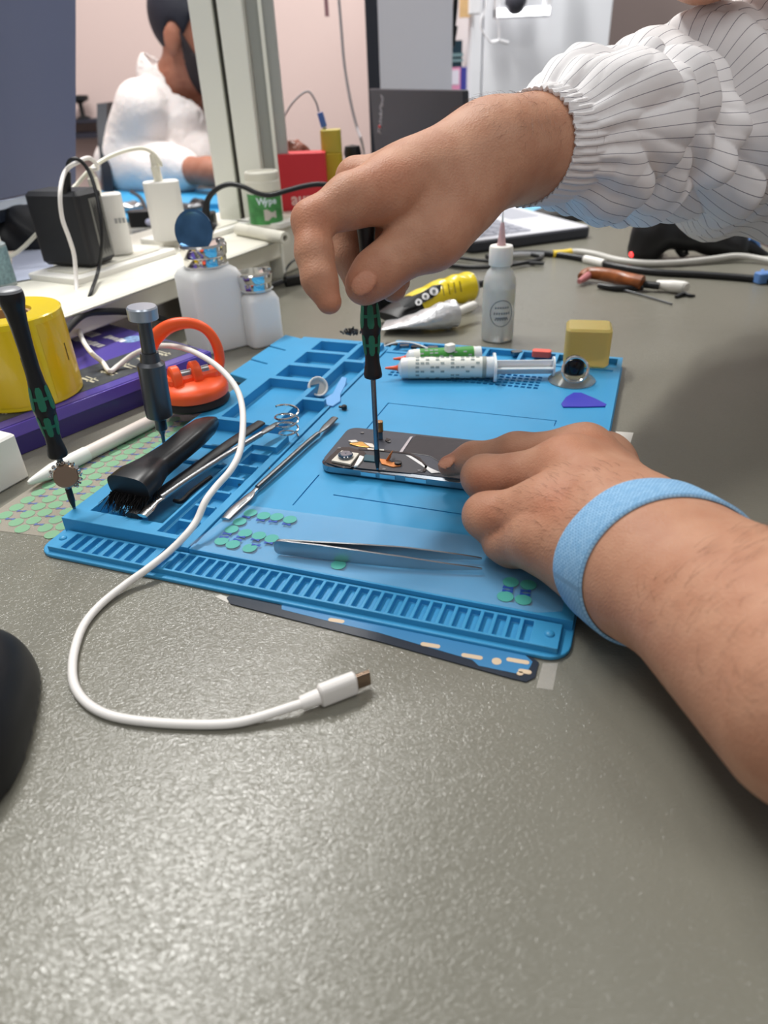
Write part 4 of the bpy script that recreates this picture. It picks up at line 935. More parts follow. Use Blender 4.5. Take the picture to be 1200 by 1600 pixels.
bit('metal_washer', 'dark shiny metal piece in the bin next to the red cap', 'washer', 807, 553, .0060, (.010, .007, .003), M_DSTEEL, rz=.2)
for i, (u, v, w, l) in enumerate(((612, 541, .012, 'leftmost in the far row of bins'), (632, 543, .009, 'second from the left in the far row of bins'), (652, 545, .012, 'third from the left in the far row of bins'), (676, 546, .010, 'just left of the white cube in the far row of bins'))):
    bit('connector_piece', 'dark metal connector ' + l, 'connector', u, v, .0062, (w, .0055, .0028), M_DSTEEL if i % 2 else M_PCB, 'connector pieces in the bins', rz=-.35 + .3 * (i % 2))
t = thing('wire_scrap', 'thin white wire curled over the connector pieces in the bins', 'wire', P(630, 538, .009)); g = G(); g.tube(path_px((600, 541, .0075), (620, 535, .0105), (645, 536, .0105), (668, 544, .0085)), .0007, 8); g.build('wire', M_WHITE, t)
c = P(548, 524, .0134); t = thing('screw_heap', 'clump of small black screws on the far rim of the tray', 'screws', c); g = G()
for i in range(36): q = V3((c[0] + rs.gauss(0, .0036), c[1] + .001 + rs.gauss(0, .002), .0140 + abs(rs.gauss(0, .002)))); g.cyl(q, q + V3((rs.gauss(0, .002), rs.gauss(0, .002), rs.uniform(.001, .003))), .0010, n=6)
g.build('screws', M_PCB, t); tag(t, kind='stuff')
c = P(538, 638, .0085); t = thing('rubber_plug', 'tiny black plug standing on the rim beside the steel spudger', 'plug', c); g = G(at(c[0], c[1], .0082)); g.lathe([(.0022, 0), (.0022, .0024), (.0014, .0030), (0, .003)], n=14); g.cyl((.0, 0, .001), (-.004, .002, .001), .0011, n=8); g.build('plug', M_BLACK, t)
# screws and chips lying in the small bays of the tray
for i, (u, v, m_, l) in enumerate(((418, 737, M_BLACK, 'black screw lying in the second tray bay from the top'), (425, 718, M_GOLD, 'brass screw lying in the topmost tray bay'), (296, 833, M_CHROME, 'bright metal clip lying in the tray bay next to the white cable'), (378, 756, M_DSTEEL, 'dull steel screw lying in the third tray bay from the top'))):
    c = P(u, v, .0045); t = thing('loose_screw', l, 'screw', c); g = G(frame((c[0], c[1], .0056), (1, .4 + i, .1))); g.lathe([(0, -.004), (.0010, -.0038), (.0010, .001), (.0020, .0012), (.0020, .0024), (0, .0026)], n=12); g.build('screw_body', m_, t)
# ================================================================== left side: roll, boxes, bottles, chargers, cables
ZT = .0688                                               # top of the socket plates
def upto(u, v, y): return D(u, v, y)
# purple retail box tucked under the trunking
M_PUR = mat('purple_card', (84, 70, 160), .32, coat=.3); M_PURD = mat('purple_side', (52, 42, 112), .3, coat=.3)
kx, ky = P(328, 549, .024)[:2]; d1 = np.array([-.63, -.776]); d2 = np.array([-.776, .63])
BXM = Matrix(((-d2[0], -d1[0], 0, kx), (-d2[1], -d1[1], 0, ky), (0, 0, 1, 0), (0, 0, 0, 1)))      # local x towards the right, y away; corner K at origin, box in x<0, y<0
box = thing('purple_box', 'flat purple retail box lying under the yellow label roll', 'box', (kx + (d1[0] + d2[0]) * .09, ky + (d1[1] + d2[1]) * .09, 0))
BXM = Matrix(((-d2[0], -d1[0], 0, kx), (-d2[1], -d1[1], 0, ky), (0, 0, 1, 0), (0, 0, 0, 1)))
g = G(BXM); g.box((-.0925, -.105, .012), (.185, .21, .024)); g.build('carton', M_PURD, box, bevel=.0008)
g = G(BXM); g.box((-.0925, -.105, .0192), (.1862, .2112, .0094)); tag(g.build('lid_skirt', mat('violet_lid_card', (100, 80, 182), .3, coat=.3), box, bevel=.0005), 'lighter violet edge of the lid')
g = G(BXM); g.box((-.0925, -.105, .0242), (.183, .208, .0004)); top = g.build('printed_top', M_PUR, box)
g = G(BXM); g.box((-.0925 + .056, -.105, .02448), (.048, .206, .0002)); tag(g.build('picture_band', mat('circuit_print', (62, 66, 70), .4, vary=.35, vscale=120), top), 'dark circuit-picture band')
g = G(BXM); rs = random.Random(4)
for i in range(11):
    y0 = -.196 + i * .0185
    g.box((-.032, y0, .02462), (.018, .0022, .0002)); g.box((-.032, y0 + .004, .02462), (.018, .0012, .0002)); g.box((-.0245 - rs.uniform(0, .014), y0 + .002, .02462), (.0016, .009, .0002))
g.build('printed_grid', mat('pale_print', (196, 190, 168), .5), top)
TX = BXM @ Matrix.Translation((-.105, -.006, .0247)) @ Matrix.Rotation(math.radians(90), 4, 'Z')
for nm, body, sz, x, y in (('printed_word', 'BGA', .020, -.142, -.030), ('printed_word', 'REBALLING', .013, -.126, -.046), ('printed_word', 'Phone', .011, -.104, -.026)):
    g = G(BXM)
    for k in range(len(body)): g.box((x + (k - len(body) / 2) * sz * .55, y, .02455), (sz * .42, sz * (.55 if k % 3 else .75), .0002))
    g.build(nm, M_WPRINT, top)
g = G(BXM); g.lathe([(.0100, 0), (.0100, .0002), (0, .0002)], Matrix.Translation((-.092, -.018, .0244)), 24); tag(g.build('printed_emblem', mat('emblem_print', (120, 150, 190), .5, vary=.4, vscale=300), top), 'round blue emblem')
g = G(BXM); g.box((-.045, .0003, .012), (.05, .0004, .008)); g.build('red_print', mat('dim_red_print', (110, 30, 70), .4), box)

# yellow roll of labels
M_YEL = mat('yellow_label', (236, 206, 24), .28, coat=.5); c = P(40, 612, .0246) + V3((.005, -.0035, 0)); t = thing('label_roll', 'fat roll of yellow labels standing on the purple box', 'label roll', c)
rz_ = .0405; rh = .066
g = G(at(c[0], c[1], .0246)); g.lathe([(.0190, 0), (rz_ - .001, 0), (rz_, .001), (rz_, rh - .001), (rz_ - .001, rh), (.0195, rh - .0008), (.0190, rh - .006), (.0190, 0)], n=64); g.build('wound_labels', M_YEL, t)
g = G(at(c[0], c[1], .0246))
for an in (-1.15, -.12): 
    for w0, w1, z0, z1 in ((-.52, .40, .004, rh - .005),):
        v = []; 
        for k in range(15):
            a_ = an + w0 + (w1 - w0) * k / 14
            for z in (z0, z1): v.append(((rz_ + .00025) * math.cos(a_), (rz_ + .00025) * math.sin(a_), z))
        g.add(v, [(2 * k, 2 * k + 2, 2 * k + 3, 2 * k + 1) for k in range(14)])
g.build('outer_label', mat('yellow_label_face', (228, 192, 20), .3, coat=.4), t)
g = G(at(c[0], c[1], .0246))
for an in (-2.0, -1.06, -.12):
    g.box((0, 0, 0), (.0004, .0006, .0135), Matrix.Rotation(an, 4, 'Z') @ Matrix.Translation((rz_ + .0004, 0, rh * .52)))
g.build('black_mark', M_INK, t)
g = G(at(c[0], c[1], .0246)); g.lathe([(.0165, .002), (.0190, .002), (.0190, rh - .003), (.0165, rh - .003), (.0165, .002)], n=40); tag(g.build('cardboard_core', mat('brown_cardboard', (176, 140, 92), .8), t), 'brown cardboard core')

# white block at the left edge and white capped marker
wa = P(48, 745, 0); wd = (P(0, 772, 0) - wa); wd = wd / np.linalg.norm(wd); wn = np.array([wd[1], -wd[0], 0]); wn = -wn if wn[1] < 0 else wn
t = thing('power_adapter', 'white plastic power adapter at the left edge, in front of the purple box', 'adapter', wa + wd * .035 + wn * .02)
WM = Matrix(((-wd[0], wn[0], 0, wa[0]), (-wd[1], wn[1], 0, wa[1]), (0, 0, 1, 0), (0, 0, 0, 1)))
g = G(WM); g.rbox((-.040, .014, .0170), (.080, .028, .034), .003, top=.0015); g.build('front_shell', M_WHITE, t)
g = G(WM); g.rbox((-.040, .038, .0200), (.078, .022, .040), .003, top=.0015); g.build('rear_shell', M_WHITE, t)
t = thing('marker_pen', 'white capped marker lying along the purple box', 'pen', P(140, 705, 0)); a = P(44, 755, .0056); b = P(243, 655, .0056); PMx = frame(a, b - a); L = float(np.linalg.norm(b - a))
g = G(PMx); g.lathe([(.0012, 0), (.0022, .002), (.0034, .008), (.0046, .015), (.0054, .020), (.0055, L * .42)], n=28); g.build('cap', M_WHITE, t)
g = G(PMx); g.lathe([(.0051, L * .42), (.0052, L - .014), (.0050, L - .002), (.0040, L), (0, L)], n=28); g.build('barrel', mat('white_barrel', (226, 216, 208), .35), t)

# orange suction lifter
c = P(304, 632, .012); t = thing('suction_lifter', 'orange phone-screen suction cup with a raised loop handle', 'suction cup', (c[0], c[1], 0)); M_OR = mat('bright_orange', (255, 96, 44), .38); oz = .0135
OM = at(c[0], c[1] + .004, oz, .55) @ Matrix.Diagonal((1.03, 1.03, 1.4, 1))
g = G(OM); g.lathe([(.0262, 0), (.0272, .0012), (.0250, .0050), (.0200, .0062), (0, .0062)], n=48); tag(g.build('rubber_cup', mat('black_rubber', (26, 22, 22), .45), t), 'black rubber cup')
g = G(OM); g.lathe([(.0235, .0040), (.0268, .0052), (.0272, .0085), (.0262, .0105), (.0225, .0125), (.0150, .0140), (0, .0144)], n=48); g.build('body', M_OR, t)
for x, r_ in ((-.0125, .0085), (.0030, .0088)):
    g = G(OM); g.lathe([(r_ - .001, -.0036), (r_, -.0026), (r_, .0026), (r_ - .001, .0036)], Matrix.Translation((x, -.003, .0150)) @ Matrix.Rotation(math.pi / 2, 4, 'Y'), 28); g.build('hinge_lug', M_OR, t)
g = G(OM); g.rbox((.001, -.001, .0135), (.040, .014, .008), .005, top=.0015); g.build('hinge_block', M_OR, t)
g = G(OM); g.cyl((-.010, -.004, .0178), (.0135, -.004, .0178), .0026, n=12); tag(g.build('hinge_pin', M_STEEL, t), 'steel hinge pin')
yb = c[1] + .018
hp = [D(333, 592, yb - .008), D(343, 566, yb), D(338, 538, yb), D(322, 515, yb), D(298, 505, yb), D(270, 508, yb), D(248, 522, yb), D(236, 545, yb - .004), D(240, 580, yb - .010), D(252, 604, yb - .014)]
g = G(); g.tube(hp, [.0048, .0046, .0046, .0044, .0046, .0058, .0062, .0052, .0046, .0046], 14, flat=.8); g.build('loop_handle', M_OR, t)

# two plunger bottles
M_HD = mat('frosted_bottle', (240, 242, 242), .35, trans=.12, ior=1.3, sss=.45); M_HD.node_tree.nodes['Principled BSDF'].inputs['Subsurface Radius'].default_value = (.02, .02, .02)
def plunger_bottle(label, c, w, h, rot, cap_r, cap_h, lid):
    t = thing('plunger_bottle', label, 'bottle', c, 'plunger bottles'); Mx = at(c[0], c[1], 0, rot)
    rings = []
    for z, ww, r in ((0, w - .004, .005), (.002, w, .007), (h - .010, w, .007), (h - .004, w - .005, .009), (h - .001, w - .014, .012), (h, cap_r * 2.1, cap_r)):
        rings.append([Vector((x, y, z)) for x, y in rrect(ww, ww, min(r, ww / 2 - .0001), 6)])
    g = G(Mx); k = len(rings[0]); g.add([tuple(p) for r in rings for p in r], [(i * k + j, i * k + (j + 1) % k, (i + 1) * k + (j + 1) % k, (i + 1) * k + j) for i in range(len(rings) - 1) for j in range(k)] + [tuple(range(k)), tuple(range((len(rings) - 1) * k, len(rings) * k))]); g.build('container', M_HD, t, angle=40)
    g = G(Mx); g.lathe([(cap_r * .96, h - .001), (cap_r, h + .0008), (cap_r, h + cap_h * .42), (cap_r * 1.06, h + cap_h * .5), (cap_r * 1.1, h + cap_h * .9), (cap_r * 1.02, h + cap_h), (cap_r * .5, h + cap_h * .82), (0, h + cap_h * .78)], n=40); tag(g.build('metal_cap', M_CHROME, t), 'chrome pump cap')
    g = G(Mx); g.box((cap_r * .9, 0, h + cap_h * .98), (.006, .008, .004)); g.build('lid_hinge', M_CHROME, t, bevel=.0006)
    if lid is not None:
        u, v, r_, nrm = lid; lc = D(u, v, c[1] + .004); g = G(frame(lc, nrm)); g.lathe([(0, -.0012), (r_ * .9, -.0012), (r_, 0), (r_, .0012), (r_ * .94, .0014), (r_ * .85, .0006), (0, .0002)], n=44); tag(g.build('flip_lid', mat('chrome_blue_reflection', (86, 124, 164), .14, metal=1.0, vary=.25, vscale=60), t), 'flipped-up mirror lid, its blue reflection painted in')  # mirrored blue is put into the lid's metal colour
b1 = P(335, 553, 0); plunger_bottle('larger frosted plunger bottle with its mirror lid flipped open', (b1[0] + .000, b1[1] + .028, 0), .052, .080, .62, .0205, .020, (303, 361, .0195, (-.25, -1.0, .25)))
b2 = P(408, 545, 0); plunger_bottle('smaller frosted plunger bottle to the right of the open-lidded one', (b2[0] - .001, b2[1] + .020, 0), .036, .055, .62, .0165, .016, None)

# small spray bottle on the trunking
c = P(2, 447, .061); t = thing('spray_bottle', 'small bottle with grey-blue label and white spray cap at the left edge', 'bottle', c)
g = G(at(c[0], c[1], .061)); g.lathe([(.014, 0), (.0155, .001), (.0155, .040), (.0120, .043)], n=32); g.build('container', mat('clear_grey_bottle', (186, 200, 204), .2, trans=.3), t)
g = G(at(c[0], c[1], .061)); g.lathe([(.0157, .004), (.0157, .038)], n=32); g.build('label', mat('grey_blue_label', (120, 148, 156), .5, vary=.25, vscale=400), t)
g = G(at(c[0], c[1], .061)); g.lathe([(.0125, .042), (.0125, .051), (.0085, .053), (.0085, .060), (.0050, .062), (.0045, .072), (0, .073)], n=28); g.build('spray_cap', M_WHITE, t)

# black adapter brick and the two white chargers on the trunking
fl, fr_, rr2 = P(75, 428, .061), P(150, 432, .061), P(187, 415, .061); dx = (fr_ - fl); dx /= np.linalg.norm(dx); dy = np.array([-dx[1], dx[0], 0])
t = thing('adapter_brick', 'black power brick with a grey printed label, plugged into the trunking', 'adapter', (fr_ + dy * .02 - dx * .03)); AMx = Matrix(((dx[0], dy[0], 0, fr_[0]), (dx[1], dy[1], 0, fr_[1]), (0, 0, 1, .0690), (0, 0, 0, 1)))
g = G(AMx); g.rbox((-.0335, .020, .037), (.067, .040, .072), .006, Matrix.Identity(4), top=.004); g.build('case', mat('black_adapter_case', (36, 37, 41), .5), t)
g = G(AMx); g.box((.0002, .026, .036), (.0004, .020, .058)); lb = g.build('rating_label', mat('grey_label', (120, 120, 116), .5), t)
g = G(AMx)
for k in range(16): g.box((.0005, .019 + .0009 * k, .036), (.0002, .00035, .052 - .012 * ((k * 7) % 5) / 4))
g.build('fine_print', M_INK, lb)
g = G(); yA = fr_[1] + .012; g.tube([D(104, 318, yA), D(103, 295, yA), D(104, 268, yA)], [.0052, .0050, .0040], 14); g.build('strain_relief', M_BLACK, t)
g = G(); g.tube([D(104, 272, yA), D(108, 252, yA), D(122, 249, yA), D(138, 266, yA), D(150, 300, yA - .010), D(158, 345, yA - .022), D(159, 385, yA - .026), D(153, 425, yA - .032), D(143, 455, .69), D(135, 480, .68), D(131, 505, .675)], .0018, 10); g.build('cord', M_BLACK, t)
def charger(label, u0, u1, vb, vt, dep):
    a = P((u0 + u1) / 2, vb, ZT); t = thing('usb_charger', label, 'charger', a, 'white wall chargers on the trunking'); y = a[1]; wdt = (D(u1, vb, y) - D(u0, vb, y))[0]; hh = D((u0 + u1) / 2, vt, y)[2] - ZT
    Mx = at(a[0], a[1] + dep / 2, ZT, .30)
    g = G(Mx); g.rbox((0, 0, hh / 2), (wdt * .96, dep, hh), dep * .42, n=8, top=.0012); g.build('case', M_WHITE, t)
    return t, V3((a[0], a[1] + dep / 2, ZT + hh)), Mx
t1, p1, X1 = charger('white wall charger half hidden behind the black power brick', 160, 204, 400, 304, .026)
g = G(X1)
for k in range(3): g.box((.004 + .004 * k, -.0131, .036), (.0028, .0004, .005))
g.build('rating_print', mat('faint_grey_print', (170, 170, 170), .5), t1)
t2, p2, X2 = charger('white wall charger standing alone, in front of the seated man', 236, 292, 378, 284, .026)
def usb_plug(name_parent, base, top, m_):
    g = G(frame(base, V3(top) - V3(base))); L = float(np.linalg.norm(V3(top) - V3(base))); g.rbox((0, 0, .0085), (.0125, .0085, .017), .003, top=.0008); g.lathe([(.0042, .017), (.0038, .020), (.0030, L)], n=14); g.build('plug', m_, name_parent, angle=40)
M_CREAM = mat('cream_white_cable', (236, 232, 214), .42)
M_CWHITE = mat('white_cable', (238, 234, 230), .4)
# white cable A: charger behind the brick -> over the brick -> behind the roll -> box -> tray -> bench
t = thing('usb_cable', 'white USB-C cable winding from the charger over the mat to the front of the bench', 'cable', P(300, 1130, 0))
usb_plug(t, p1 + V3((-.010, 0, -.001)), p1 + V3((-.012, 0, .026)), M_CREAM)
y1 = p1[1]
cab = [p1 + V3((-.012, 0, .024)), D(153, 262, y1), D(140, 247, y1 - .02), D(120, 254, y1 - .06), D(102, 268, .772), D(94, 300, .745), D(97, 340, .738), D(108, 372, .735), D(116, 400, .735), D(119, 440, .722), D(121, 480, .69), D(125, 520, .65), P(140, 548, .040), P(160, 566, .030), P(171, 580, .0272), P(184, 572, .0278),
       P(205, 556, .034), P(228, 545, .042), P(255, 540, .049), P(290, 545, .055), P(325, 562, .057), P(352, 584, .055), P(371, 610, .052), P(379, 640, .048), P(379, 675, .043), P(374, 708, .037), P(360, 735, .033), P(338, 760, .029), P(321, 783, .0265), P(308, 812, .0200), P(292, 834, .0165), P(264, 862, .0112), P(230, 889, .0075), P(195, 914, .0040), P(158, 944, .0026), P(132, 975, .0023), P(118, 1010, .0023), P(113, 1045, .0023), P(118, 1075, .0023), P(140, 1102, .0023), P(180, 1120, .0023), P(245, 1129, .0023), P(320, 1132, .0023), P(370, 1129, .0026), P(410, 1119, .0035), P(450, 1106, .0048), P(475, 1098, .0056)]
g = G(); g.tube(cab, .0021, 12, 5); g.build('cord', M_CWHITE, t)
pa_, pb_, pc_, pd_ = P(470, 1099, .0052), P(499, 1088, .0058), P(556, 1066, .0062), P(577, 1058, .0062)
g = G(); g.tube([pa_, pa_ * .5 + pb_ * .5, pb_], [.0030, .0034, .0036], 16); g.build('strain_relief', M_CWHITE, t)
dxp = (pc_ - pb_) / np.linalg.norm(pc_ - pb_); g = G(frame(pb_, dxp)); Lp = float(np.linalg.norm(pc_ - pb_)); g.rbox((0, 0, Lp / 2), (.0064, .0118, Lp), .0031, top=.0008, n=6); g.build('connector_housing', M_CWHITE, t, angle=40)
g = G(frame(pc_, dxp)); Lm = float(np.linalg.norm(pd_ - pc_)); g.rbox((0, 0, Lm / 2), (.0026, .0084, Lm), .00125, n=6); tag(g.build('metal_plug', mat('plug_metal', (140, 120, 104), .25, metal=1.0), t, angle=40), 'bare metal USB-C plug')
# white cable B from the free-standing charger
t = thing('usb_cable', 'cream cable arching from the free-standing charger to behind the black brick', 'cable', p2)
usb_plug(t, p2 + V3((-.002, 0, -.001)), p2 + V3((-.004, 0, .028)), M_CREAM); y2 = p2[1]
g = G(); g.tube([p2 + V3((-.004, 0, .026)), D(252, 258, y2), D(240, 240, y2), D(222, 232, y2 - .005), D(195, 236, y2 - .02), D(165, 248, y2 - .04), D(140, 266, y2 - .06), D(122, 286, y2 - .07), D(104, 306, y2 - .08), D(82, 338, .84), D(55, 368, .83), D(30, 392, .82), D(5, 406, .81), D(-30, 415, .80)], .0021, 10); g.build('cord', M_CREAM, t)
# black cords
t = thing('black_cable', 'black cable sagging along the foot of the trunking behind the grey screwdriver', 'cable', P(200, 500, 0)); g = G(); g.tube([D(100, 520, .60), D(130, 492, .650), D(165, 487, .672), D(205, 488, .700), D(248, 496, .722), P(275, 505, .008), P(340, 490, .004), P(400, 455, .004), P(440, 440, .004)], .0033, 12); g.build('cord', M_BLACK, t)
t = thing('black_cable', 'black cable with an angled plug arching from the trunking past the green jar', 'cable', P(325, 352, ZT)); g = G(); g.tube([D(336, 358, .93), D(326, 350, .93), D(322, 332, .93), D(325, 312, .93), D(338, 296, .93), D(358, 288, .93), D(380, 292, .925), D(402, 302, .92), D(422, 305, .92), D(448, 298, .92), D(475, 291, .92), D(500, 288, .92), D(530, 292, .92)], [.0064, .0062, .0050, .0034, .0030, .0030, .0030, .0030, .0030, .0030, .0030, .0030, .0030], 12); g.build('cord', M_BLACK, t)
g = G(); b = P(325, 352, ZT); g.rbox((b[0] + .002, b[1], ZT + .008), (.018, .024, .016), .004, top=.001); g.build('angled_plug', M_BLACK, t)
t = thing('inline_plug', 'black inline connector on a thin cord behind the smaller plunger bottle', 'plug', P(462, 445, 0)); g = G(); a, b = P(446, 440, .006), P(482, 434, .006); g.rbox((0, 0, .012), (.010, .013, .026), .003, frame(a, b - a), top=.001); g.build('housing', M_BLACK, t)
g = G(); g.tube([P(410, 452, .003), P(430, 446, .005), P(446, 440, .006)], .0014, 8); g.tube([P(446, 440, .008), P(446, 424, .012), P(455, 410, .020), P(470, 402, .022), P(490, 398, .018)], .0014, 8); g.build('cord', M_BLACK, t)
# things standing on the far end of the trunking
g = G(TM); g.box((.44, .115, .030), (.22, .17, .060)); g.build('far_housing', M_IVORY2, trunk, bevel=.003)
for a in (.30, -.30): 
    g = G(TM); g.box((a, .1, .0165), (.035, .17, .033)); g.build('support_block', M_IVORY2, trunk, bevel=.002)
t = thing('cord_tube', 'short cream plastic tube lying on the end of the trunking, open end to the right', 'tube', P(410, 365, .063)); a, b = P(372, 358, .068), P(446, 372, .068); g = G(frame(a, b - a)); L = float(np.linalg.norm(b - a)); g.lathe([(.0072, 0), (.0072, L), (.0036, L), (.0036, L - .01), (0, L - .01)], n=24); g.build('tube', M_IVORY2, t)
g = G(frame(a, b - a)); g.lathe([(.0035, L - .0095), (0, L - .0095)], n=16); g.build('bore', M_BLACKG, t)
c = P(415, 357, .061); t = thing('label_jar', 'white-capped jar with a green label, standing at the foot of the post', 'jar', c); jh = .0645; g = G(at(c[0], c[1] + .02, .0635)); g.lathe([(.020, 0), (.0218, .001), (.0218, jh * .60), (.0195, jh * .66)], n=40); g.build('container', mat('jar_white', (228, 228, 220), .35), t)
g = G(at(c[0], c[1] + .02, .0635)); g.lathe([(.0220, .002), (.0220, jh * .60)], n=48); lb = g.build('label', mat('green_label', (70, 140, 78), .5, vary=.3, vscale=70), t)
def on_jar(an, z, out=.00025): return at(c[0], c[1] + .02, .0635) @ Matrix.Rotation(an, 4, 'Z') @ Matrix.Translation((0, -.022 - out, z)) @ Matrix.Rotation(math.pi / 2, 4, 'X')
g = G()
for an0, z0, w, h_, mm_ in ((.1, .012, .018, .014, 0),): 
    for k in range(6): g.box((0, 0, 0), (w / 6, h_ * (.7 + .3 * math.sin(k + 1)), .0003), on_jar(an0 + .12 * k, z0 + .002))
g.build('label_picture', mat('pale_label_picture', (196, 190, 184), .5), lb)
for k, ch in enumerate('Wype'): text('label_word', ch, .0115, mat('label_word_white', (214, 230, 236), .5), lb, on_jar(-.06 + .27 * k, jh * .47, .0004), .0001, bold=.0004)
g = G(at(c[0], c[1] + .02, .0635)); g.lathe([(.0200, jh * .64), (.0225, jh * .66), (.0225, jh * .82), (.0215, jh * .84), (.0222, jh * .86), (.0222, jh * .98), (.0210, jh), (.018, jh), (.017, jh * .96), (0, jh * .96)], n=40); g.build('screw_lid', M_IVORY2, t)
c = P(470, 338, .061); y = c[1]; t = thing('red_carton', 'red carton with a pale word, beside the yellow container on the trunking', 'box', c); xa, xb = D(438, 300, y)[0], D(512, 300, y)[0]; zt_ = D(470, 240, y)[2]
g = G(); g.box(((xa + xb) / 2, y + .02, (.0605 + zt_) / 2), (xb - xa, .04, zt_ - .0605)); g.build('carton', mat('red_card', (206, 46, 56), .5), t, bevel=.0008)
text('printed_word', 'auno', .0225, mat('pinkish_print', (236, 190, 184), .5), t, facing((D(480, 311, y)[0], y - .0006, D(480, 311, y)[2]), (1, 0, 0), (0, 0, 1)), .0003, bold=.0006)
y = 1.10; c = D(521, 300, y); t = thing('yellow_container', 'yellow translucent container standing to the right of the red carton', 'container', (c[0], y, .0605)); z0, z1, z2 = .0605, D(520, 240, y)[2], D(520, 204, y)[2]; w_ = D(540, 220, y)[0] - D(506, 220, y)[0]
g = G(); g.rbox((c[0], y + .018, (z0 + z1) / 2), (w_ * 1.02, .036, z1 - z0), .006); g.build('body', mat('mustard_plastic', (190, 164, 40), .35), t, bevel=.001)
g = G(); g.rbox((c[0] + .001, y + .018, (z1 + z2) / 2 + .0005), (w_ * .94, .032, z2 - z1), .006); g.build('cap', mat('pale_mustard_plastic', (200, 184, 70), .3, trans=.3), t, bevel=.001)
y = 1.17; c = D(460, 234, y); t = thing('brown_pouch', 'crumpled brown pouch in clear film showing above the red carton', 'pouch', (c[0], y, .0605)); ctr = V3((c[0], y, .088))
sd_mesh('pouch', [nets(lambda p: Ell(ctr, (.037, .022, D(460, 219, 1.17)[2] - .088))(p) + .004 * np.sin(p[..., 0] * 260) * np.sin(p[..., 2] * 190 + 1) * np.cos(p[..., 1] * 200), ctr - V3((.05, .035, .0275)), ctr + V3((.05, .035, .09)), .003)], mat('brown_leatherette', (120, 72, 58), .25, vary=.4, vscale=60), t)
t = thing('black_lens_cap', 'small dark round piece beside the yellow container', 'cap', D(551, 262, 1.16)); g = G(at(*D(551, 240, 1.16))); g.lathe([(0, -.010), (.010, -.009), (.013, 0), (.011, .010), (0, .012)], n=24); g.lathe([(.012, -.012), (.012, -.085)], n=20); g.build('body', M_BLACK, t)
y = 1.13; t = thing('usb_lead', 'thin grey lead with a blue metal USB plug dipping into the yellow container', 'cable', D(507, 205, y)); g = G(); g.tube([D(425, 225, 1.12), D(440, 190, y), D(458, 160, y), D(480, 143, y), D(493, 158, y), D(498, 175, y)], .0014, 8); g.build('lead', mat('grey_lead', (150, 146, 150), .5), t)
a, b = D(500, 176, y), D(509, 207, y); g = G(frame(a, b - a)); L = float(np.linalg.norm(b - a)); g.rbox((0, 0, L * .35), (.014, .008, L * .7), .002); g.build('plug_body', mat('blue_plug', (70, 104, 176), .35), t); g = G(frame(a, b - a)); g.box((0, 0, L * .9), (.011, .0045, L * .5)); g.build('metal_shell', M_STEEL, t)
t = thing('hanging_lead', 'thin grey cable hanging down the back wall left of the laptop', 'cable', D(560, 240, 1.6)); g = G(); g.tube([D(526, -40, 1.6), D(532, 30, 1.6), D(538, 100, 1.6), D(548, 160, 1.6), D(558, 200, 1.6), D(566, 225, 1.58), P(572, 262, .004)], .0026, 8); g.build('lead', mat('grey_lead', (150, 146, 150), .5), t)
t = thing('hanging_strap', 'short dark pink strap end hanging into view at the top, left of the grey cable', 'strap', D(509, 5, 1.7)); g = G(); g.box(tuple(D(509, -6, 1.7)), (.008, .003, .065)); g.build('strap', mat('dusty_pink', (150, 110, 118), .6), t)
c = P(48, 400, .0675); t = thing('paper_sheet', 'pale bluish sheet of paper lying on the trunking behind the spray bottle', 'paper', c); g = G(); flat(g, [(18, 395), (62, 380), (84, 415), (70, 432), (20, 440)], .0622, .0626); g.build('paper', mat('bluish_paper', (206, 214, 236), .5), t)

# monitor at the left edge
BR_, BL_ = P(119, 287, .12), P(0, 312, .12); dB = (BL_ - BR_); dB /= np.linalg.norm(dB); TR_ = D(119, -260, BR_[1] + .10); upM = TR_ - BR_; nM = np.cross(upM, dB); nM /= np.linalg.norm(nM); nM = nM if nM[1] < 0 else -nM
t = thing('monitor', 'dark monitor standing behind the trunking at the left edge', 'monitor', (BR_[0] - .09, BR_[1] - .12, .03))
def slab(g, o, a, b, n_, th): g.add([tuple(o), tuple(o + a), tuple(o + a + b), tuple(o + b)] + [tuple(q - n_ * th) for q in (o, o + a, o + a + b, o + b)], [(0, 1, 2, 3), (4, 7, 6, 5), (0, 4, 5, 1), (1, 5, 6, 2), (2, 6, 7, 3), (3, 7, 4, 0)])
Wm_ = .52
g = G(); slab(g, BR_, dB * Wm_, upM, nM, .012); g.build('screen', mat('dark_blue_grey_screen', (104, 112, 142), .35), t, bevel=.001)
u_ = upM / np.linalg.norm(upM)
g = G(); slab(g, BR_ - u_ * .012 + nM * .002, dB * Wm_, u_ * .011, nM, .018); tag(g.build('lower_bezel', mat('silver_bezel', (168, 178, 200), .2, metal=.8), t, bevel=.001), 'glossy silver lower bezel')
g = G(); slab(g, BR_ - u_ * .026 + nM * .001, dB * Wm_, u_ * .013, nM, .018); g.build('speaker_bar', mat('dark_gloss_bar', (38, 44, 56), .2), t, bevel=.001)
mb = BR_ + dB * .30 - nM * .05
g = G(); g.box((mb[0], mb[1], .055), (.05, .06, .11)); g.rbox((mb[0], mb[1], .0065), (.20, .17, .009), .03); g.build('stand', M_BLACK, t, bevel=.003)
t = thing('stand_arm', 'dark grey metal bar sloping down behind the black power brick', 'bar', D(40, 380, .93)); g = G(); a, b = D(-30, 322, .90), D(62, 362, .96); slab(g, a, b - a, V3((0, 0, .016)), V3((0, -1, 0)), .012); g.box((D(52, 390, .96)[0] - .004, .966, .052), (.02, .02, .105)); g.build('bar', mat('dark_grey_metal', (88, 94, 98), .4, metal=.4), t, bevel=.002)
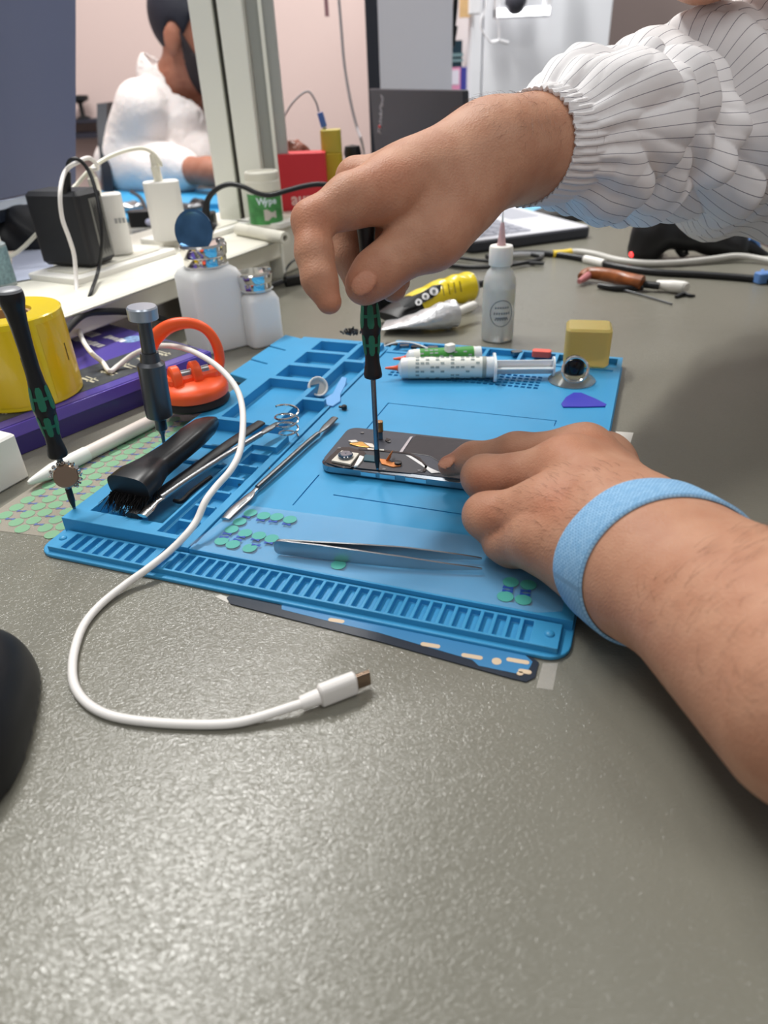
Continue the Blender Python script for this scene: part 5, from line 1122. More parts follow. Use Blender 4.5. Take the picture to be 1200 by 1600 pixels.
t = thing('black_shape', 'black rounded shape behind the spray bottle and power brick', 'pouch', P(40, 385, .061)); cb_ = V3((*P(30, 392, .061)[:2], .075)) + V3((.0, .02, 0)); sd_mesh('pouch', [nets(lambda p: Ell(cb_, (.05, .035, .035))(p) + .003 * np.sin(p[..., 0] * 150 + p[..., 2] * 120), cb_ - V3((.07, .05, .013)), cb_ + V3((.07, .05, .05)), .004)], mat('plain_black', (22, 23, 28), .5), t)  # rounded black shape filling the space behind the bottle and brick

# ================================================================== the far end of the bench
# seated man in a white shirt
yP = 1.97
def Q(u, v, y=yP): return D(u, v, y)
man = thing('person', 'bearded man in a white shirt sitting on the far side, seen in profile', 'person', (Q(230, 280)[0], yP + .04, -.75))
M_SKIN2 = skin_material('tan_skin', (164, 112, 92))
hc = Q(303, 57); fx = V3((.93, -.30, -.12)); fx /= np.linalg.norm(fx); sx_ = np.cross(V3((0, 0, 1)), fx); sx_ /= np.linalg.norm(sx_); ux_ = np.cross(fx, sx_); HR2 = np.array([fx, sx_, ux_])
def h2(x, y, z): return hc + fx * x + sx_ * y + ux_ * z
shR, shL = Q(222, 168, yP - .06), Q(300, 165, yP + .26); nk2 = Q(274, 142, yP + .03); hipm = V3((Q(215, 300)[0] - .02, yP + .10, -.28)); elR = Q(196, 262, yP - .02); wrR = Q(325, 268, yP - .20); haR = Q(380, 272, yP - .22)
elL = Q(320, 262, yP + .20); wrL = Q(400, 270, yP + .05)
head2 = blend([Ell(h2(.000, 0, .035), (.090, .076, .090), HR2), Ell(h2(.03, 0, -.03), (.066, .062, .078), HR2), Cone(h2(.076, 0, -.098), h2(.055, 0, -.09), .02, .026)], .03)
feat2 = blend([Cone(h2(.095, 0, .02), h2(.120, 0, -.022), .008, .012), Cone(h2(.1, .014, -.057), h2(.1, -.014, -.057), .007), Cone(h2(.09, .045, .035), h2(.097, -.045, .035), .007)], .01)
ear2 = [Ell(h2(-.012, s * .078, -.008), (.021, .008, .033), HR2) for s in (-1, 1)]
fing2 = [chain([haR + V3((.03, .012 * k, 0)), haR + V3((.065, .014 * k, .004)), haR + V3((.085, .014 * k, -.012))], [.010, .009, .007]) for k in (-1.5, -.5, .5, 1.5)] + [chain([haR + V3((.0, -.03, 0)), haR + V3((.035, -.045, -.005))], [.011, .008])]
def man_body(p):
    d = smin(head2(p), feat2(p), .012)
    for e in ear2: d = smin(d, e(p), .006)
    d = smin(d, Cone(nk2, h2(-.02, 0, -.06), .062, .056)(p), .03)
    a = blend([Cone(elR, wrR, .042, .028), Cone(wrR, haR + V3((.02, 0, 0)), .030, .036), Cone(shR, elR, .05, .043)] + fing2, .012)(p)
    b = blend([Cone(elL, wrL, .042, .028), Cone(wrL, wrL + V3((.08, -.02, 0)), .03, .03), Cone(shL, elL, .05, .043)], .012)(p)
    tr = blend([Cone(hipm, nk2 - V3((-.01, 0, .15)), .12, .10), Cone(shR, shL, .045)], .06)(p)
    return np.minimum(smin(d, tr, .04), np.minimum(a, b))
sd_mesh('body', [nets(man_body, (hipm[0] - .22, yP - .36, -.32), (haR[0] + .14, yP + .42, .48), .0065)], M_SKIN2, man, lambda V: np.ones((len(V), 3), np.float32))
def man_shirt(p):
    f = .0025 * (1 - 2 * np.abs(np.sin(p[..., 2] * 22 + p[..., 0] * 26 + 1.5 * np.sin(p[..., 1] * 20)))) + .0015 * np.sin(p[..., 0] * 75 - p[..., 2] * 45)
    tr = blend([Cone(hipm, nk2 - V3((-.01, 0, .15)), .145, .115), Cone(shR + V3((0, 0, -.01)), shL, .055), Cone(nk2 - V3((0, 0, .05)), nk2, .075, .066)], .06)(p)
    ar = blend([Cone(shR, elR, .060, .066), Cone(elR, elR * .32 + wrR * .68, .068, .050), Cone(shL, elL, .068, .07), Cone(elL, elL * .5 + wrL * .5, .066, .05)], .02)(p)
    d = smin(tr, ar, .014) + f * np.clip((nk2[2] - .02 - p[..., 2]) / .1, 0, 1)
    col = smax(np.abs(Cone(nk2 - V3((-.01, 0, .05)), nk2 + V3((-.012, 0, .030)), .098, .068)(p)) - .004, p[..., 2] - nk2[2] - .030 + (p[..., 0] - nk2[0]) * .9, .004)
    d = smin(d, col, .008)
    d = smax(d, -Cone(nk2 - V3((.01, 0, .06)), h2(0, 0, -.05), .066, .066)(p), .006)
    d = smax(d, -Cone(nk2 + V3((.10, -.04, -.02)), nk2 + V3((.13, -.05, -.14)), .045, .02)(p), .008)
    return np.maximum(d, -(p[..., 2] + .30))
sd_mesh('shirt', [nets(man_shirt, (hipm[0] - .26, yP - .36, -.32), (haR[0] + .10, yP + .44, .36), .006)], mat('white_cotton', (226, 218, 216), .8, spec=.2, sss=.1, bump=(60, .003)), man)
def man_hair(p):
    q = (p - hc) @ HR2.T; h_ = Ell(h2(-.006, 0, .042), (.098, .084, .095), HR2)(p)
    cut = np.maximum(-(q[..., 2] + .095 + .25 * q[..., 0]), q[..., 0] * .9 - q[..., 2] * .55 - .012)
    cut = np.maximum(cut, -(q[..., 2] - .005) * .9 + (q[..., 0] + .035) * 1.2) if False else cut
    ear_gap = np.minimum(-Ell(h2(-.010, -.090, -.008), (.028, .03, .042), HR2)(p), 1) if False else -Ell(h2(-.010, -.092, -.010), (.027, .034, .040), HR2)(p)
    return smax(np.maximum(h_, cut), ear_gap, .006)
M_HAIR2 = mat('black_hair', (30, 32, 46), .6, bump=(400, .002))
sd_mesh('hair', [nets(man_hair, hc - .17, hc + .17, .005)], M_HAIR2, man)
def man_beard(p):
    q = (p - hc) @ HR2.T; d = head2(p) - .007
    low = np.maximum(q[..., 2] + .030 - np.clip(-(q[..., 0] - .035), 0, .05) * 1.6, -(q[..., 0] - .008))
    return np.maximum(np.maximum(d, low), -(head2(p) + .006))
sd_mesh('beard', [nets(man_beard, hc - .17, hc + .17, .004)], mat('dark_beard', (44, 36, 40), .7, bump=(500, .002)), man)
for s in (-1, 1): pass
lg = blend([Cone(hipm + V3((0, s * .08, -.02)), hipm + V3((.42, s * .12 - .05, 0)), .085, .06) for s in (-1, 1)] + [Cone(hipm + V3((.42, s * .12 - .05, 0)), V3((hipm[0] + .38, hipm[1] + s * .13 - .05, -.70)), .06, .04) for s in (-1, 1)] + [Cone(V3((hipm[0] + .38, hipm[1] + s * .13 - .05, -.715)), V3((hipm[0] + .52, hipm[1] + s * .14 - .06, -.72)), .034, .028) for s in (-1, 1)], .03)
sd_mesh('trousers', [nets(lg, (hipm[0] - .14, hipm[1] - .34, -.752), (hipm[0] + .62, hipm[1] + .30, -.15), .012)], mat('dark_denim', (40, 46, 60), .8), man)
# his chair
cx_, cy_ = hipm[0] - .03, hipm[1]; t = thing('office_chair', 'dark office chair whose curved back shows behind the seated man', 'chair', (cx_, cy_, -.75)); M_CH = mat('chair_black', (34, 36, 44), .5)
g = G(); g.rbox((cx_ + .02, cy_, -.41), (.46, .46, .06), .08, top=.015); g.build('seat', M_CH, t)
xb_ = Q(172, 200)[0]; rings = []
for k in range(15):
    z = -.36 + .55 * k / 14; bend = -.04 * math.sin(k / 14 * math.pi); hw_ = .20 * (1 - max(0, (k - 10) / 4.6) ** 2 * .7)
    rings.append([Vector((xb_ - .02 + bend + .10 * (abs(y_) / .20) ** 2 * .5 + dx_, cy_ + y_, z)) for y_, dx_ in [(hw_ * q / 6, -.012) for q in range(-6, 7)] + [(hw_ * q / 6, .012) for q in range(6, -7, -1)]])
g = loft(rings); n26 = 26; g.f += [tuple(range(n26)), tuple(range(14 * n26, 15 * n26))]; g.mi += [0, 0]; g.build('backrest', M_CH, t)
g = G(); g.cyl((cx_, cy_, -.44), (cx_, cy_, -.70), .028); g.build('gas_column', M_CH, t)
for k in range(5):
    an = k * 1.2566; g = G(); g.tube([(cx_, cy_, -.68), (cx_ + .15 * math.cos(an), cy_ + .15 * math.sin(an), -.69), (cx_ + .27 * math.cos(an), cy_ + .27 * math.sin(an), -.705)], [.022, .018, .014], 10); l_ = g.build('base_arm', M_CH, t)
    g = G(); g.ball((cx_ + .27 * math.cos(an), cy_ + .27 * math.sin(an), -.725), .025, n=14); g.build('castor', M_BLACK, l_)
g = G(); g.box((xb_ + .02, cy_, -.39), (.05, .06, .03)); g.box((xb_ - .02, cy_, -.32), (.02, .06, .18)); g.build('back_bracket', M_CH, t)
# shelf with black gadget behind him
z_ = D(140, 222, 2.7)[2]; xa, xb2 = D(60, 210, 2.7)[0], D(185, 210, 2.7)[0]; t = thing('wall_rail', 'dark rail on the wall behind the seated man', 'rail', ((xa + xb2) / 2, 2.74, z_)); g = G(); g.box(((xa + xb2) / 2, 2.735, z_ + .02), (xb2 - xa, .09, .016)); g.box(((xa + xb2) / 2, 2.735, z_ + .062), (xb2 - xa, .09, .010)); g.box((xa + .01, 2.735, z_ + .04), (.012, .09, .05)); g.box((xb2 - .01, 2.735, z_ + .04), (.012, .09, .05)); g.build('rail', mat('dark_rail', (44, 44, 56), .5), t)
t = thing('small_stand', 'small black gadget standing on the dark wall rail', 'gadget', D(128, 205, 2.7)); zz = z_ + .067; xq = D(128, 195, 2.7)[0]; g = G(); g.lathe([(.022, 0), (.022, .006), (.007, .010), (.007, .045), (.030, .055), (.030, .068), (0, .07)], at(xq, 2.73, zz), 20); g.build('gadget', M_BLACK, t)
# his blue mat and clutter
t = thing('far_repair_mat', 'blue repair mat on the far side in front of the seated man', 'mat', P(265, 320, 0)); g = G(); flat(g, [(150, 342), (345, 338), (345, 296), (215, 292), (130, 300)], .0005, .008); g.build('mat', M_BLUE, t, bevel=.001)
g = G(); flat(g, [(230, 320), (345, 318), (345, 306), (240, 307)], .008, .018); g.build('raised_tray', M_BLUE, t, bevel=.001)
t = thing('black_plug_lead', 'black plug with a curled lead lying on the far blue mat', 'plug', P(222, 335, .008)); g = G(); g.tube([P(205, 300, .03), P(218, 308, .035), P(226, 322, .03), P(228, 338, .02)], .004, 10); g.build('lead', M_BLACK, t); q_ = P(226, 350, .012); g = G(); g.rbox((q_[0], q_[1], .022), (.05, .03, .028), .008); g.build('plug_body', M_BLACK, t, bevel=.002)
rs = random.Random(9)
for i, (u, v, m_, lab) in enumerate(((208, 330, M_STEEL, 'grey metal part on the far mat, left of the black plug'), (244, 345, M_WHITE, 'pale part on the bench between the two white chargers'), (300, 332, M_DSTEEL, 'grey part on the far mat right of the standing charger'), (312, 325, M_BLACK, 'dark part on the far mat nearest the post'), (238, 352, mat('lilac_plastic', (200, 204, 232), .3), 'lilac-white piece lying beside the trunking between the chargers'))):
    c = P(u, v, .009); t = thing('repair_part', lab, 'part', c); sd_mesh('part', [nets(lambda p, c=c, i=i: Ell(c + V3((0, 0, .008)), (.026 - .002 * i, .018, .010))(p) + .003 * np.sin(p[..., 0] * 180 + i) * np.sin(p[..., 1] * 160), c - V3((.04, .03, -.0005)), c + V3((.04, .03, .03)), .003)], m_, t)

# laptop with its lid towards us
A_ = P(735, 397, 0); At = D(722, 140, A_[1] + .010); Bt = D(577, 138, 1.40); wv2 = Bt - At; wv2[2] = 0; wl_ = np.linalg.norm(wv2); wv2 /= wl_; dn = np.array([-wv2[1], wv2[0], 0]); dn = dn if dn[0] > 0 else -dn
M_LAP = mat('laptop_black', (48, 50, 58), .45); M_DECK = mat('laptop_deck', (218, 219, 226), .3, metal=.15)
t = thing('laptop', 'open black laptop seen from behind its lid, keyboard to the right', 'laptop', A_ + wv2 * .17 + dn * .1)
LM = Matrix(((dn[0], wv2[0], 0, A_[0]), (dn[1], wv2[1], 0, A_[1]), (0, 0, 1, 0), (0, 0, 0, 1)))
g = G(LM); g.rbox((.105, wl_ / 2, .0085), (.21, wl_, .015), .01, top=.002); g.build('base', M_LAP, t)
g = G(LM); g.rbox((.105, wl_ / 2, .0164), (.206, wl_ - .006, .001), .008); g.build('deck', M_DECK, t)
kb_ = []
for r_ in range(5):
    for k in range(13): kb_.append((.028 + r_ * .0195, .022 + k * (wl_ - .044) / 12.6))
for x, y in kb_:
    g = G(LM); g.box((x, y + .010, .0175), (.0165, (wl_ - .044) / 12.6 - .004, .0014)); g.build('key', mat('grey_key', (150, 152, 164), .4), t)
g = G(LM); g.box((.165, wl_ / 2, .0171), (.055, .10, .0005)); g.build('touchpad', mat('laptop_touchpad', (170, 172, 182), .3), t)
lidv = At - A_; lz = lidv[2]; lean = float(lidv @ dn)
g = G(); o_ = A_ + V3((0, 0, .014)); up_l = V3((dn[0] * lean, dn[1] * lean, lz - .014)); slab(g, o_ - dn * .006, wv2 * wl_, up_l, -dn, .009); lid = g.build('lid', M_LAP, t, bevel=.0025)
g = G(); slab(g, o_ + dn * .0035 + up_l * .05 + wv2 * .012, wv2 * (wl_ - .024), up_l * .9, -dn, .0006); g.build('display', M_BLACKG, t)
lu = up_l / np.linalg.norm(up_l); out = np.cross(lu, -wv2); out = out if out @ dn < 0 else -out
lo_ = o_ - dn * .0064 + wv2 * (wl_ - .045) + up_l * .80
text('lid_logo', 'ThinkPad', .017, mat('logo_silver', (176, 176, 182), .3, metal=.7), lid, facing(lo_, -lu * .9 + -wv2 * .3 if False else lu * .85 - wv2 * .5, -(-wv2) * .85 + lu * .5) if False else facing(lo_, lu * .9 - wv2 * .42, np.cross(out, lu * .9 - wv2 * .42)), .0003)
g = G(); g.ball(lo_ - (lu * .9 - wv2 * .42) * .018 + out * .0006, .0022, n=10); tag(g.build('logo_dot', mat('red_logo_dot', (214, 40, 40), .4), lid), 'red dot of the lid logo')

# grey monitor behind it, hanging cable, dark poster boards, cabinet with bracket
y = 1.62; xa, xb2 = D(586, 60, y)[0], D(703, 60, y)[0]; t = thing('grey_monitor', 'switched-off monitor with painted grey glare and a dark frame, standing behind the laptop', 'monitor', ((xa + xb2) / 2, y, 0))
g = G(); g.box(((xa + xb2) / 2 - .006, y + .02, .315), (xb2 - xa + .022, .03, .53)); g.build('frame', mat('monitor_frame', (34, 38, 48), .4), t, bevel=.003)
g = G(); g.box(((xa + xb2) / 2 + .006, y + .0035, .315), (xb2 - xa - .002, .004, .51)); g.build('face', mat('screen_glare_grey', (198, 198, 206), .35), t)  # screen is off; its glare is painted as pale grey
g = G(); g.box(((xa + xb2) / 2, y + .03, .03), (.05, .03, .06)); g.rbox(((xa + xb2) / 2, y + .03, .006), (.18, .14, .010), .02); g.build('stand', M_BLACK, t)
y = 2.34; xa, xb2 = D(700, 150, y)[0], D(721, 150, y)[0]; t = thing('poster_board', 'tall dark board with green, blue and pink print beside the white cabinet', 'board', ((xa + xb2) / 2, y, -.75)); z0, z1 = -.75, D(715, 63, y)[2]; g = G(); g.box(((xa + xb2) / 2 - .02, y + .01, (z0 + z1) / 2), (xb2 - xa + .04, .02, z1 - z0)); g.build('board', mat('deep_teal_print', (26, 52, 66), .4), t)
def band(nm, va, vb, ua, ub, col): 
    a, b = D(ua, va, y - .0006), D(ub, vb, y - .0006); g = G(); g.box(((a[0] + b[0]) / 2, y - .0006, (a[2] + b[2]) / 2), (b[0] - a[0], .0012, abs(a[2] - b[2]))); return g.build(nm, mat(nm + '_ink', col, .45), t)
band('blue_panel', 106, 262, 692, 730, (60, 62, 150)); 
for o_, d_ in ((band('pink_panel', 106, 140, 692, 719, (226, 150, 186)), 0), (band('white_panel', 110, 132, 694, 717, (226, 222, 236)), 1), (band('green_strip', 150, 158, 712, 730, (52, 120, 96)), 0)): o_.location.y -= .0008 * (1 + d_)
for k, (va, vb) in enumerate(((84, 88), (93, 96))): o_ = band('heading_line', va, vb, 698, 724, (120, 150, 156)); o_.location.y -= .001
y = 2.30; xa, xb2 = D(732, 100, y)[0], D(946, 100, y)[0]; t = thing('white_cabinet', 'white cabinet standing behind the bench at the back', 'cabinet', ((xa + xb2) / 2, y + .2, -.75)); M_CAB = mat('white_lacquer', (242, 244, 250), .4)
g = G(); g.box(((xa + xb2) / 2, y + .2, .05), (xb2 - xa, .40, 1.6)); g.build('carcass', M_CAB, t, bevel=.004)
xs_ = D(752, 100, y)[0]
for a, b in ((xa + .002, xs_ - .002), (xs_ + .002, xb2 - .003)): g = G(); g.box(((a + b) / 2, y - .009, .05), (b - a, .018, 1.58)); g.build('door', M_CAB, t, bevel=.002)
y = 2.2; a, b = D(772, 30, y), D(862, -30, y); t = thing('lamp_bracket', 'white bracket frame with a dark knob in front of the cabinet top', 'bracket', ((a[0] + b[0]) / 2, y, a[2])); g = G(); g.box(((a[0] + b[0]) / 2, y, a[2] + .012), (b[0] - a[0], .04, .022)); g.box((a[0] + .008, y, a[2] + .09), (.016, .04, .18)); g.box((b[0] - .008, y, a[2] + .09), (.016, .04, .18)); g.box((D(742, 0, y)[0], y, D(742, 8, y)[2] + .06), (.03, .03, .16)); g.box(((a[0] + D(742, 0, y)[0]) / 2, y, a[2] + .06), (a[0] - D(742, 0, y)[0], .03, .03)); g.build('frame', mat('bright_white_metal', (242, 242, 246), .35), t, bevel=.003)
g = G(); g.box(((a[0] + b[0]) / 2, y - .0205, a[2] + .012), ((b[0] - a[0]) * .94, .002, .016)); tag(g.build('led_strip', mat('lit_led_strip', (250, 250, 255), .4, emit=5.0), t), 'lit white LED strip')
g = G(); c = D(806, 2, y - .03); g.ball(tuple(c), .028, n=20); g.build('knob', mat('dark_knob', (66, 66, 76), .4), t)
t = thing('zip_tie', 'white zip tie loop dangling from the lamp bracket', 'zip tie', D(765, 40, 2.16)); g = G(); yq = 2.165; g.tube([D(775, 0, yq), D(776, 25, yq), D(780, 48, yq), D(779, 62, yq), D(768, 66, yq), D(756, 52, yq), D(751, 36, yq), D(758, 15, yq), D(762, -10, yq)], .0045, 8, flat=.5); g.tube([D(768, 66, yq), D(780, 64, yq), D(794, 67, yq)], .004, 8); g.build('tie', mat('bright_white_metal', (242, 242, 246), .35), t)
y = 1.66; t = thing('hanging_cable', 'black cable with a plug hanging between the grey monitor and the poster board', 'cable', D(707, 60, y)); g = G(); g.tube([D(713, -60, y), D(712, 0, y), D(710, 25, y), D(708, 42, y)], .005, 10); g.build('lead', M_BLACK, t); a, b = D(708, 40, y), D(703, 72, y); g = G(frame(a, b - a)); L = float(np.linalg.norm(b - a)); g.rbox((0, 0, L / 2), (.018, .018, L), .005); g.build('plug_body', M_BLACK, t)
y = 2.28; a, b = D(719, -40, y), D(734, 27, y); t = thing('wood_strip', 'strip of pale wood at the top beside the white cabinet', 'strip', ((a[0] + b[0]) / 2, y, b[2])); g = G(); g.box(((a[0] + b[0]) / 2, y, (a[2] + b[2]) / 2), (b[0] - a[0], .02, a[2] - b[2])); g.build('strip', mat('pale_wood', (222, 184, 132), .6, vary=.1), t)

# right-hand back: mats, cables, scanner, tools
t = thing('blue_cutting_mat', 'pale blue mat with small parts beyond the laptop, under the sleeve', 'mat', P(800, 320, 0)); g = G(); flat(g, [(755, 340), (850, 345), (905, 322), (880, 296), (770, 292)], .0005, .006); g.build('mat', mat('pale_blue_mat', (110, 176, 214), .5), t, bevel=.001)
for lab, u, v, m_, d in (('grey lump of metal on the pale blue mat', 770, 318, M_DSTEEL, (.05, .03, .016)), ('small pink piece on the pale blue mat', 812, 316, mat('pink_plastic', (226, 150, 160), .5), (.03, .018, .006)), ('dark green strip at the far side of the pale blue mat', 800, 303, mat('dark_green_board', (22, 74, 70), .4), (.09, .02, .010))):
    c = P(u, v, .0062); t = thing('mat_part', lab, 'part', c); g = G(at(c[0], c[1], .0062, -.3)); g.rbox((0, 0, d[2] / 2), d, min(d[0], d[1]) * .3, top=d[2] * .2); g.build('part', m_, t)
t = thing('paper_slip', 'bright white slip of paper at the near edge of the pale blue mat', 'paper', P(775, 332, .006)); g = G(); flat(g, [(745, 326), (812, 331), (810, 337), (745, 333)], .0062, .0068); g.build('paper', M_WHITE, t)
t = thing('dark_pouch', 'dark object lying on the bench under the edge of the sleeve', 'pouch', P(890, 345, 0)); ce = V3((*P(890, 342, 0)[:2], .006)); sd_mesh('pouch', [nets(lambda p: Ell(ce, (.075, .03, .018))(p), ce - V3((.09, .05, .0055)), ce + V3((.09, .05, .03)), .004)], mat('charcoal_nylon', (44, 42, 42), .6), t)
# scanner gun
M_SC = mat('scanner_black', (24, 24, 26), .45); yS = .985
t = thing('barcode_scanner', 'black barcode scanner lying on its side with a red light', 'scanner', P(1005, 408, 0))
def S(u, v, y=yS): return D(u, v, y)
sc_f = [chain([S(1026, 345), S(1018, 365), S(1006, 388)], [.022, .024, .021], .01), Cone(S(1010, 392, yS - .004), S(1022, 392, yS + .03), .014), chain([S(1030, 362), S(1070, 368), S(1110, 375), S(1145, 382)], [.019, .017, .017, .018], .01), Cone(S(1140, 385), S(1148, 402), .017, .015), Cone(S(1056, 362), S(1120, 360), .012)]
sc_b = blend(sc_f, .014)
sd_mesh('shell', [nets(lambda p: np.maximum(sc_b(p), -p[..., 2] + .001), (.30, .92, -.002), (.56, 1.06, .12), .0025)], M_SC, t)
g = G(); g.tube([S(1058, 388), S(1066, 398), S(1075, 394)], [.004, .004, .003], 10); g.build('trigger', M_SC, t)
g = G(); g.tube([S(1148, 388), S(1170, 386), S(1200, 402), S(1260, 430)], [.011, .008, .005, .005], 12); g.build('cord', M_BLACK, t)
g = G(); c = S(988, 397, yS - .008); g.ball(tuple(c), .0042, n=14); tag(g.build('aiming_light', mat('red_light', (255, 60, 60), .3, emit=2.5), t), 'red glowing light')
# cables along the bench
t = thing('white_lead', 'white lead with a yellow sleeve crossing the bench in front of the scanner', 'cable', P(960, 408, 0)); g = G(); g.tube(path_px((872, 396, .004), (900, 393, .005), (930, 397, .005), (965, 406, .005), (1010, 411, .005), (1060, 410, .005), (1110, 405, .006), (1150, 400, .008), (1185, 404, .006), (1240, 415, .004)), .0038, 10); g.build('lead', mat('greyish_white_lead', (206, 204, 198), .45), t)
g = G(); g.tube(path_px((864, 397, .0045), (880, 396, .0045), (892, 394, .005)), .0052, 12); tag(g.build('sleeve', mat('yellow_sleeve', (232, 200, 50), .4), t), 'yellow sleeve')
t = thing('black_lead', 'black lead with a white tag running across the bench to the right edge', 'cable', P(1000, 425, 0)); g = G(); g.tube(path_px((760, 402, .005), (810, 396, .005), (862, 397, .004), (910, 404, .004), (960, 416, .004), (1020, 425, .004), (1090, 429, .004), (1160, 434, .004), (1240, 442, .004)), .0042, 10); g.build('lead', M_BLACK, t)
g = G(); g.tube(path_px((914, 405, .0045), (928, 408, .0045), (944, 412, .0045)), .0056, 12); tag(g.build('tag', M_WHITE, t), 'white tag wrapped on the lead')
t = thing('audio_lead', 'tangle of thin black cords on the bench behind the needle bottle', 'cable', P(700, 410, 0)); g = G(); g.tube(path_px((640, 400, .004), (690, 412, .004), (740, 418, .004), (800, 414, .005), (846, 404, .005), (830, 398, .008)), .0030, 8); g.tube(path_px((650, 410, .003), (700, 402, .006), (760, 408, .004), (850, 412, .004)), .0024, 8); g.build('cords', M_BLACK, t); g = G(); g.tube(path_px((780, 400, .006), (815, 398, .006), (850, 398, .006)), [.003, .004, .003], 10); g.build('metal_jack', M_STEEL, t)
t = thing('blue_lead', 'blue lead with a blue plug hanging over at the right edge', 'cable', P(1186, 430, 0)); g = G(); g.tube([S(1172, 372), S(1182, 378), S(1188, 395), S(1190, 412), P(1192, 432, .006)], .0028, 10); g.build('lead', mat('blue_lead', (96, 140, 204), .4), t); c = P(1194, 434, .006); g = G(at(c[0], c[1], .0065, .2)); g.rbox((0, 0, 0), (.022, .014, .012), .004, top=.001); g.build('plug', mat('blue_lead', (96, 140, 204), .4), t)
# brown-handled tool
t = thing('desolder_tool', 'small tool with a brown grip, white sleeve and dark needle lying on the bench', 'tool', P(990, 445, 0))
g = G(); g.tube(path_px((908, 433, .008), (920, 427, .010), (950, 430, .011), (975, 436, .011), (1004, 442, .010)), [.0050, .0072, .0080, .0085, .0082], 14); g.build('grip', mat('brown_resin', (146, 82, 42), .3, vary=.35, vscale=90), t)
g = G(); g.tube(path_px((905, 440, .006), (914, 434, .008), (922, 428, .009)), [.003, .0045, .0058], 10); tag(g.build('pink_tip', mat('dusty_rose', (190, 120, 122), .4), t), 'pinkish tip')
g = G(); g.tube(path_px((1004, 444, .007), (1030, 447, .007)), .0042, 10); g.build('collar', M_BLACK, t)
g = G(); g.tube(path_px((1026, 444, .0075), (1050, 447, .0075), (1068, 449, .0075), (1073, 450, .0075)), [.0045, .0068, .0068, .0050], 14); g.build('white_sleeve', M_WHITE, t)
g = G(); g.tube(path_px((960, 449, .003), (1000, 460, .002), (1050, 475, .0015)), .0011, 8); g.build('needle', M_DSTEEL, t)
g = G(); g.tube(path_px((935, 446, .004), (965, 450, .004), (1005, 450, .004)), [.003, .004, .003], 10); g.build('underside_clip', M_BLACK, t)
t = thing('cord_scrap', 'short dark scrap of cord at the right end of the brown-gripped tool', 'scrap', P(1066, 462, 0)); g = G(); g.tube(path_px((1056, 464, .002), (1068, 459, .003), (1078, 462, .002), (1086, 462, .0015)), [.0018, .0026, .0018, .001], 8); g.build('scrap', M_BLACK, t)

# ---- needle bottle
c = P(780, 537, 0); c = V3((c[0], c[1] + .014, 0)); t = thing('needle_bottle', 'clear needle bottle of liquid with a white cap and pink needle hub', 'bottle', c); M_PE = mat('cloudy_polyethylene', (240, 243, 243), .25, trans=.5, ior=1.15, sss=.2)
g = G(at(c[0], c[1], 0)); g.lathe([(.0130, 0), (.0150, .001), (.0157, .003), (.0157, .054), (.0150, .060), (.0125, .066), (.0095, .0695), (.0088, .074)], n=44); g.build('container', M_PE, t)
g = G(at(c[0], c[1], 0)); g.lathe([(.0140, .0015), (.0149, .003), (.0149, .0515), (0, .0515)], n=40); g.build('liquid', mat('clear_liquid', (246, 244, 238), .05, trans=.95, ior=1.2), t)
g = G(at(c[0], c[1], 0)); g.lathe([(.0110, .0725), (.0112, .0735), (.0112, .0880), (.0104, .0895), (.0040, .0900), (0, .0900)], n=36); g.build('screw_cap', mat('milky_cap', (240, 238, 232), .35, sss=.2), t)
g = G(at(c[0], c[1], 0)); g.lathe([(.0042, .0898), (.0036, .094), (.0022, .106), (.0014, .110)], n=20); tag(g.build('needle_hub', mat('pink_hub', (234, 196, 198), .3, trans=.3), t), 'pale pink hub')
g = G(at(c[0], c[1], 0)); g.lathe([(.0012, .108), (.0007, .116), (.0005, .124), (0, .1245)], n=12); g.build('needle', M_MILK, t)
fv = CO - c; fa = math.atan2(fv[1], fv[0]) + math.pi / 2
def on_b(an, z, out=.0002): return at(c[0], c[1], 0) @ Matrix.Rotation(fa + an, 4, 'Z') @ Matrix.Translation((0, -.0157 - out, z)) @ Matrix.Rotation(math.pi / 2, 4, 'X')
g = G(); rg_ = []
for k in range(40):
    a_ = 2 * math.pi * k / 40; rg_.append(on_b(.22 + math.cos(a_) * .72, .030 + math.sin(a_) * .0125) @ Vector((0, 0, 0)))
g.tube(rg_, .00036, 6, 1, closed=True); lb = g.build('printed_ring', mat('grey_print', (120, 126, 132), .6), t)
g = G()
for z, n_, w_ in ((.0355, 6, .0016), (.0300, 7, .0014), (.0255, 5, .0022), (.0240, 6, .0012)):
    for k in range(n_): g.box((0, 0, 0), (w_, .0016 if z != .03 else .0022, .0001), on_b(.22 + (k - n_ / 2 + .5) * .15, z))
g.build('printed_lines', mat('grey_print', (120, 126, 132), .6), lb)

# ---- the two glue tubes
t = thing('glue_tube', 'crumpled yellow and black glue tube with three round badges', 'tube', P(680, 470, 0))
def tube_rings(pts_, w_, h_, n=24):
    sp = spline(pts_, 8); m_ = len(sp); ww = np.interp(np.linspace(0, len(w_) - 1, m_), range(len(w_)), w_); hh = np.interp(np.linspace(0, len(h_) - 1, m_), range(len(h_)), h_); rings = []
    for i, p in enumerate(sp):
        d_ = (sp[min(i + 1, m_ - 1)] - sp[max(i - 1, 0)]).normalized(); s_ = d_.cross(Vector((0, 0, 1))).normalized(); u_ = s_.cross(d_)
        rings.append([p + s_ * math.cos(a) * ww[i] + u_ * math.sin(a) * hh[i] * (1 + .06 * math.sin(3 * a + i * .9)) for a in [2 * math.pi * k / n for k in range(n)]])
    return rings
M_YT = mat('yellow_tube', (238, 212, 28), .3, coat=.4)
zz = .020
rgs = tube_rings([P(606, 496, .010), P(630, 484, .013), P(660, 470, .017), P(690, 458, .020), P(715, 452, .022), P(733, 448, .022)], [.019, .020, .019, .0175, .0165, .016], [.0045, .009, .012, .0145, .016, .016])
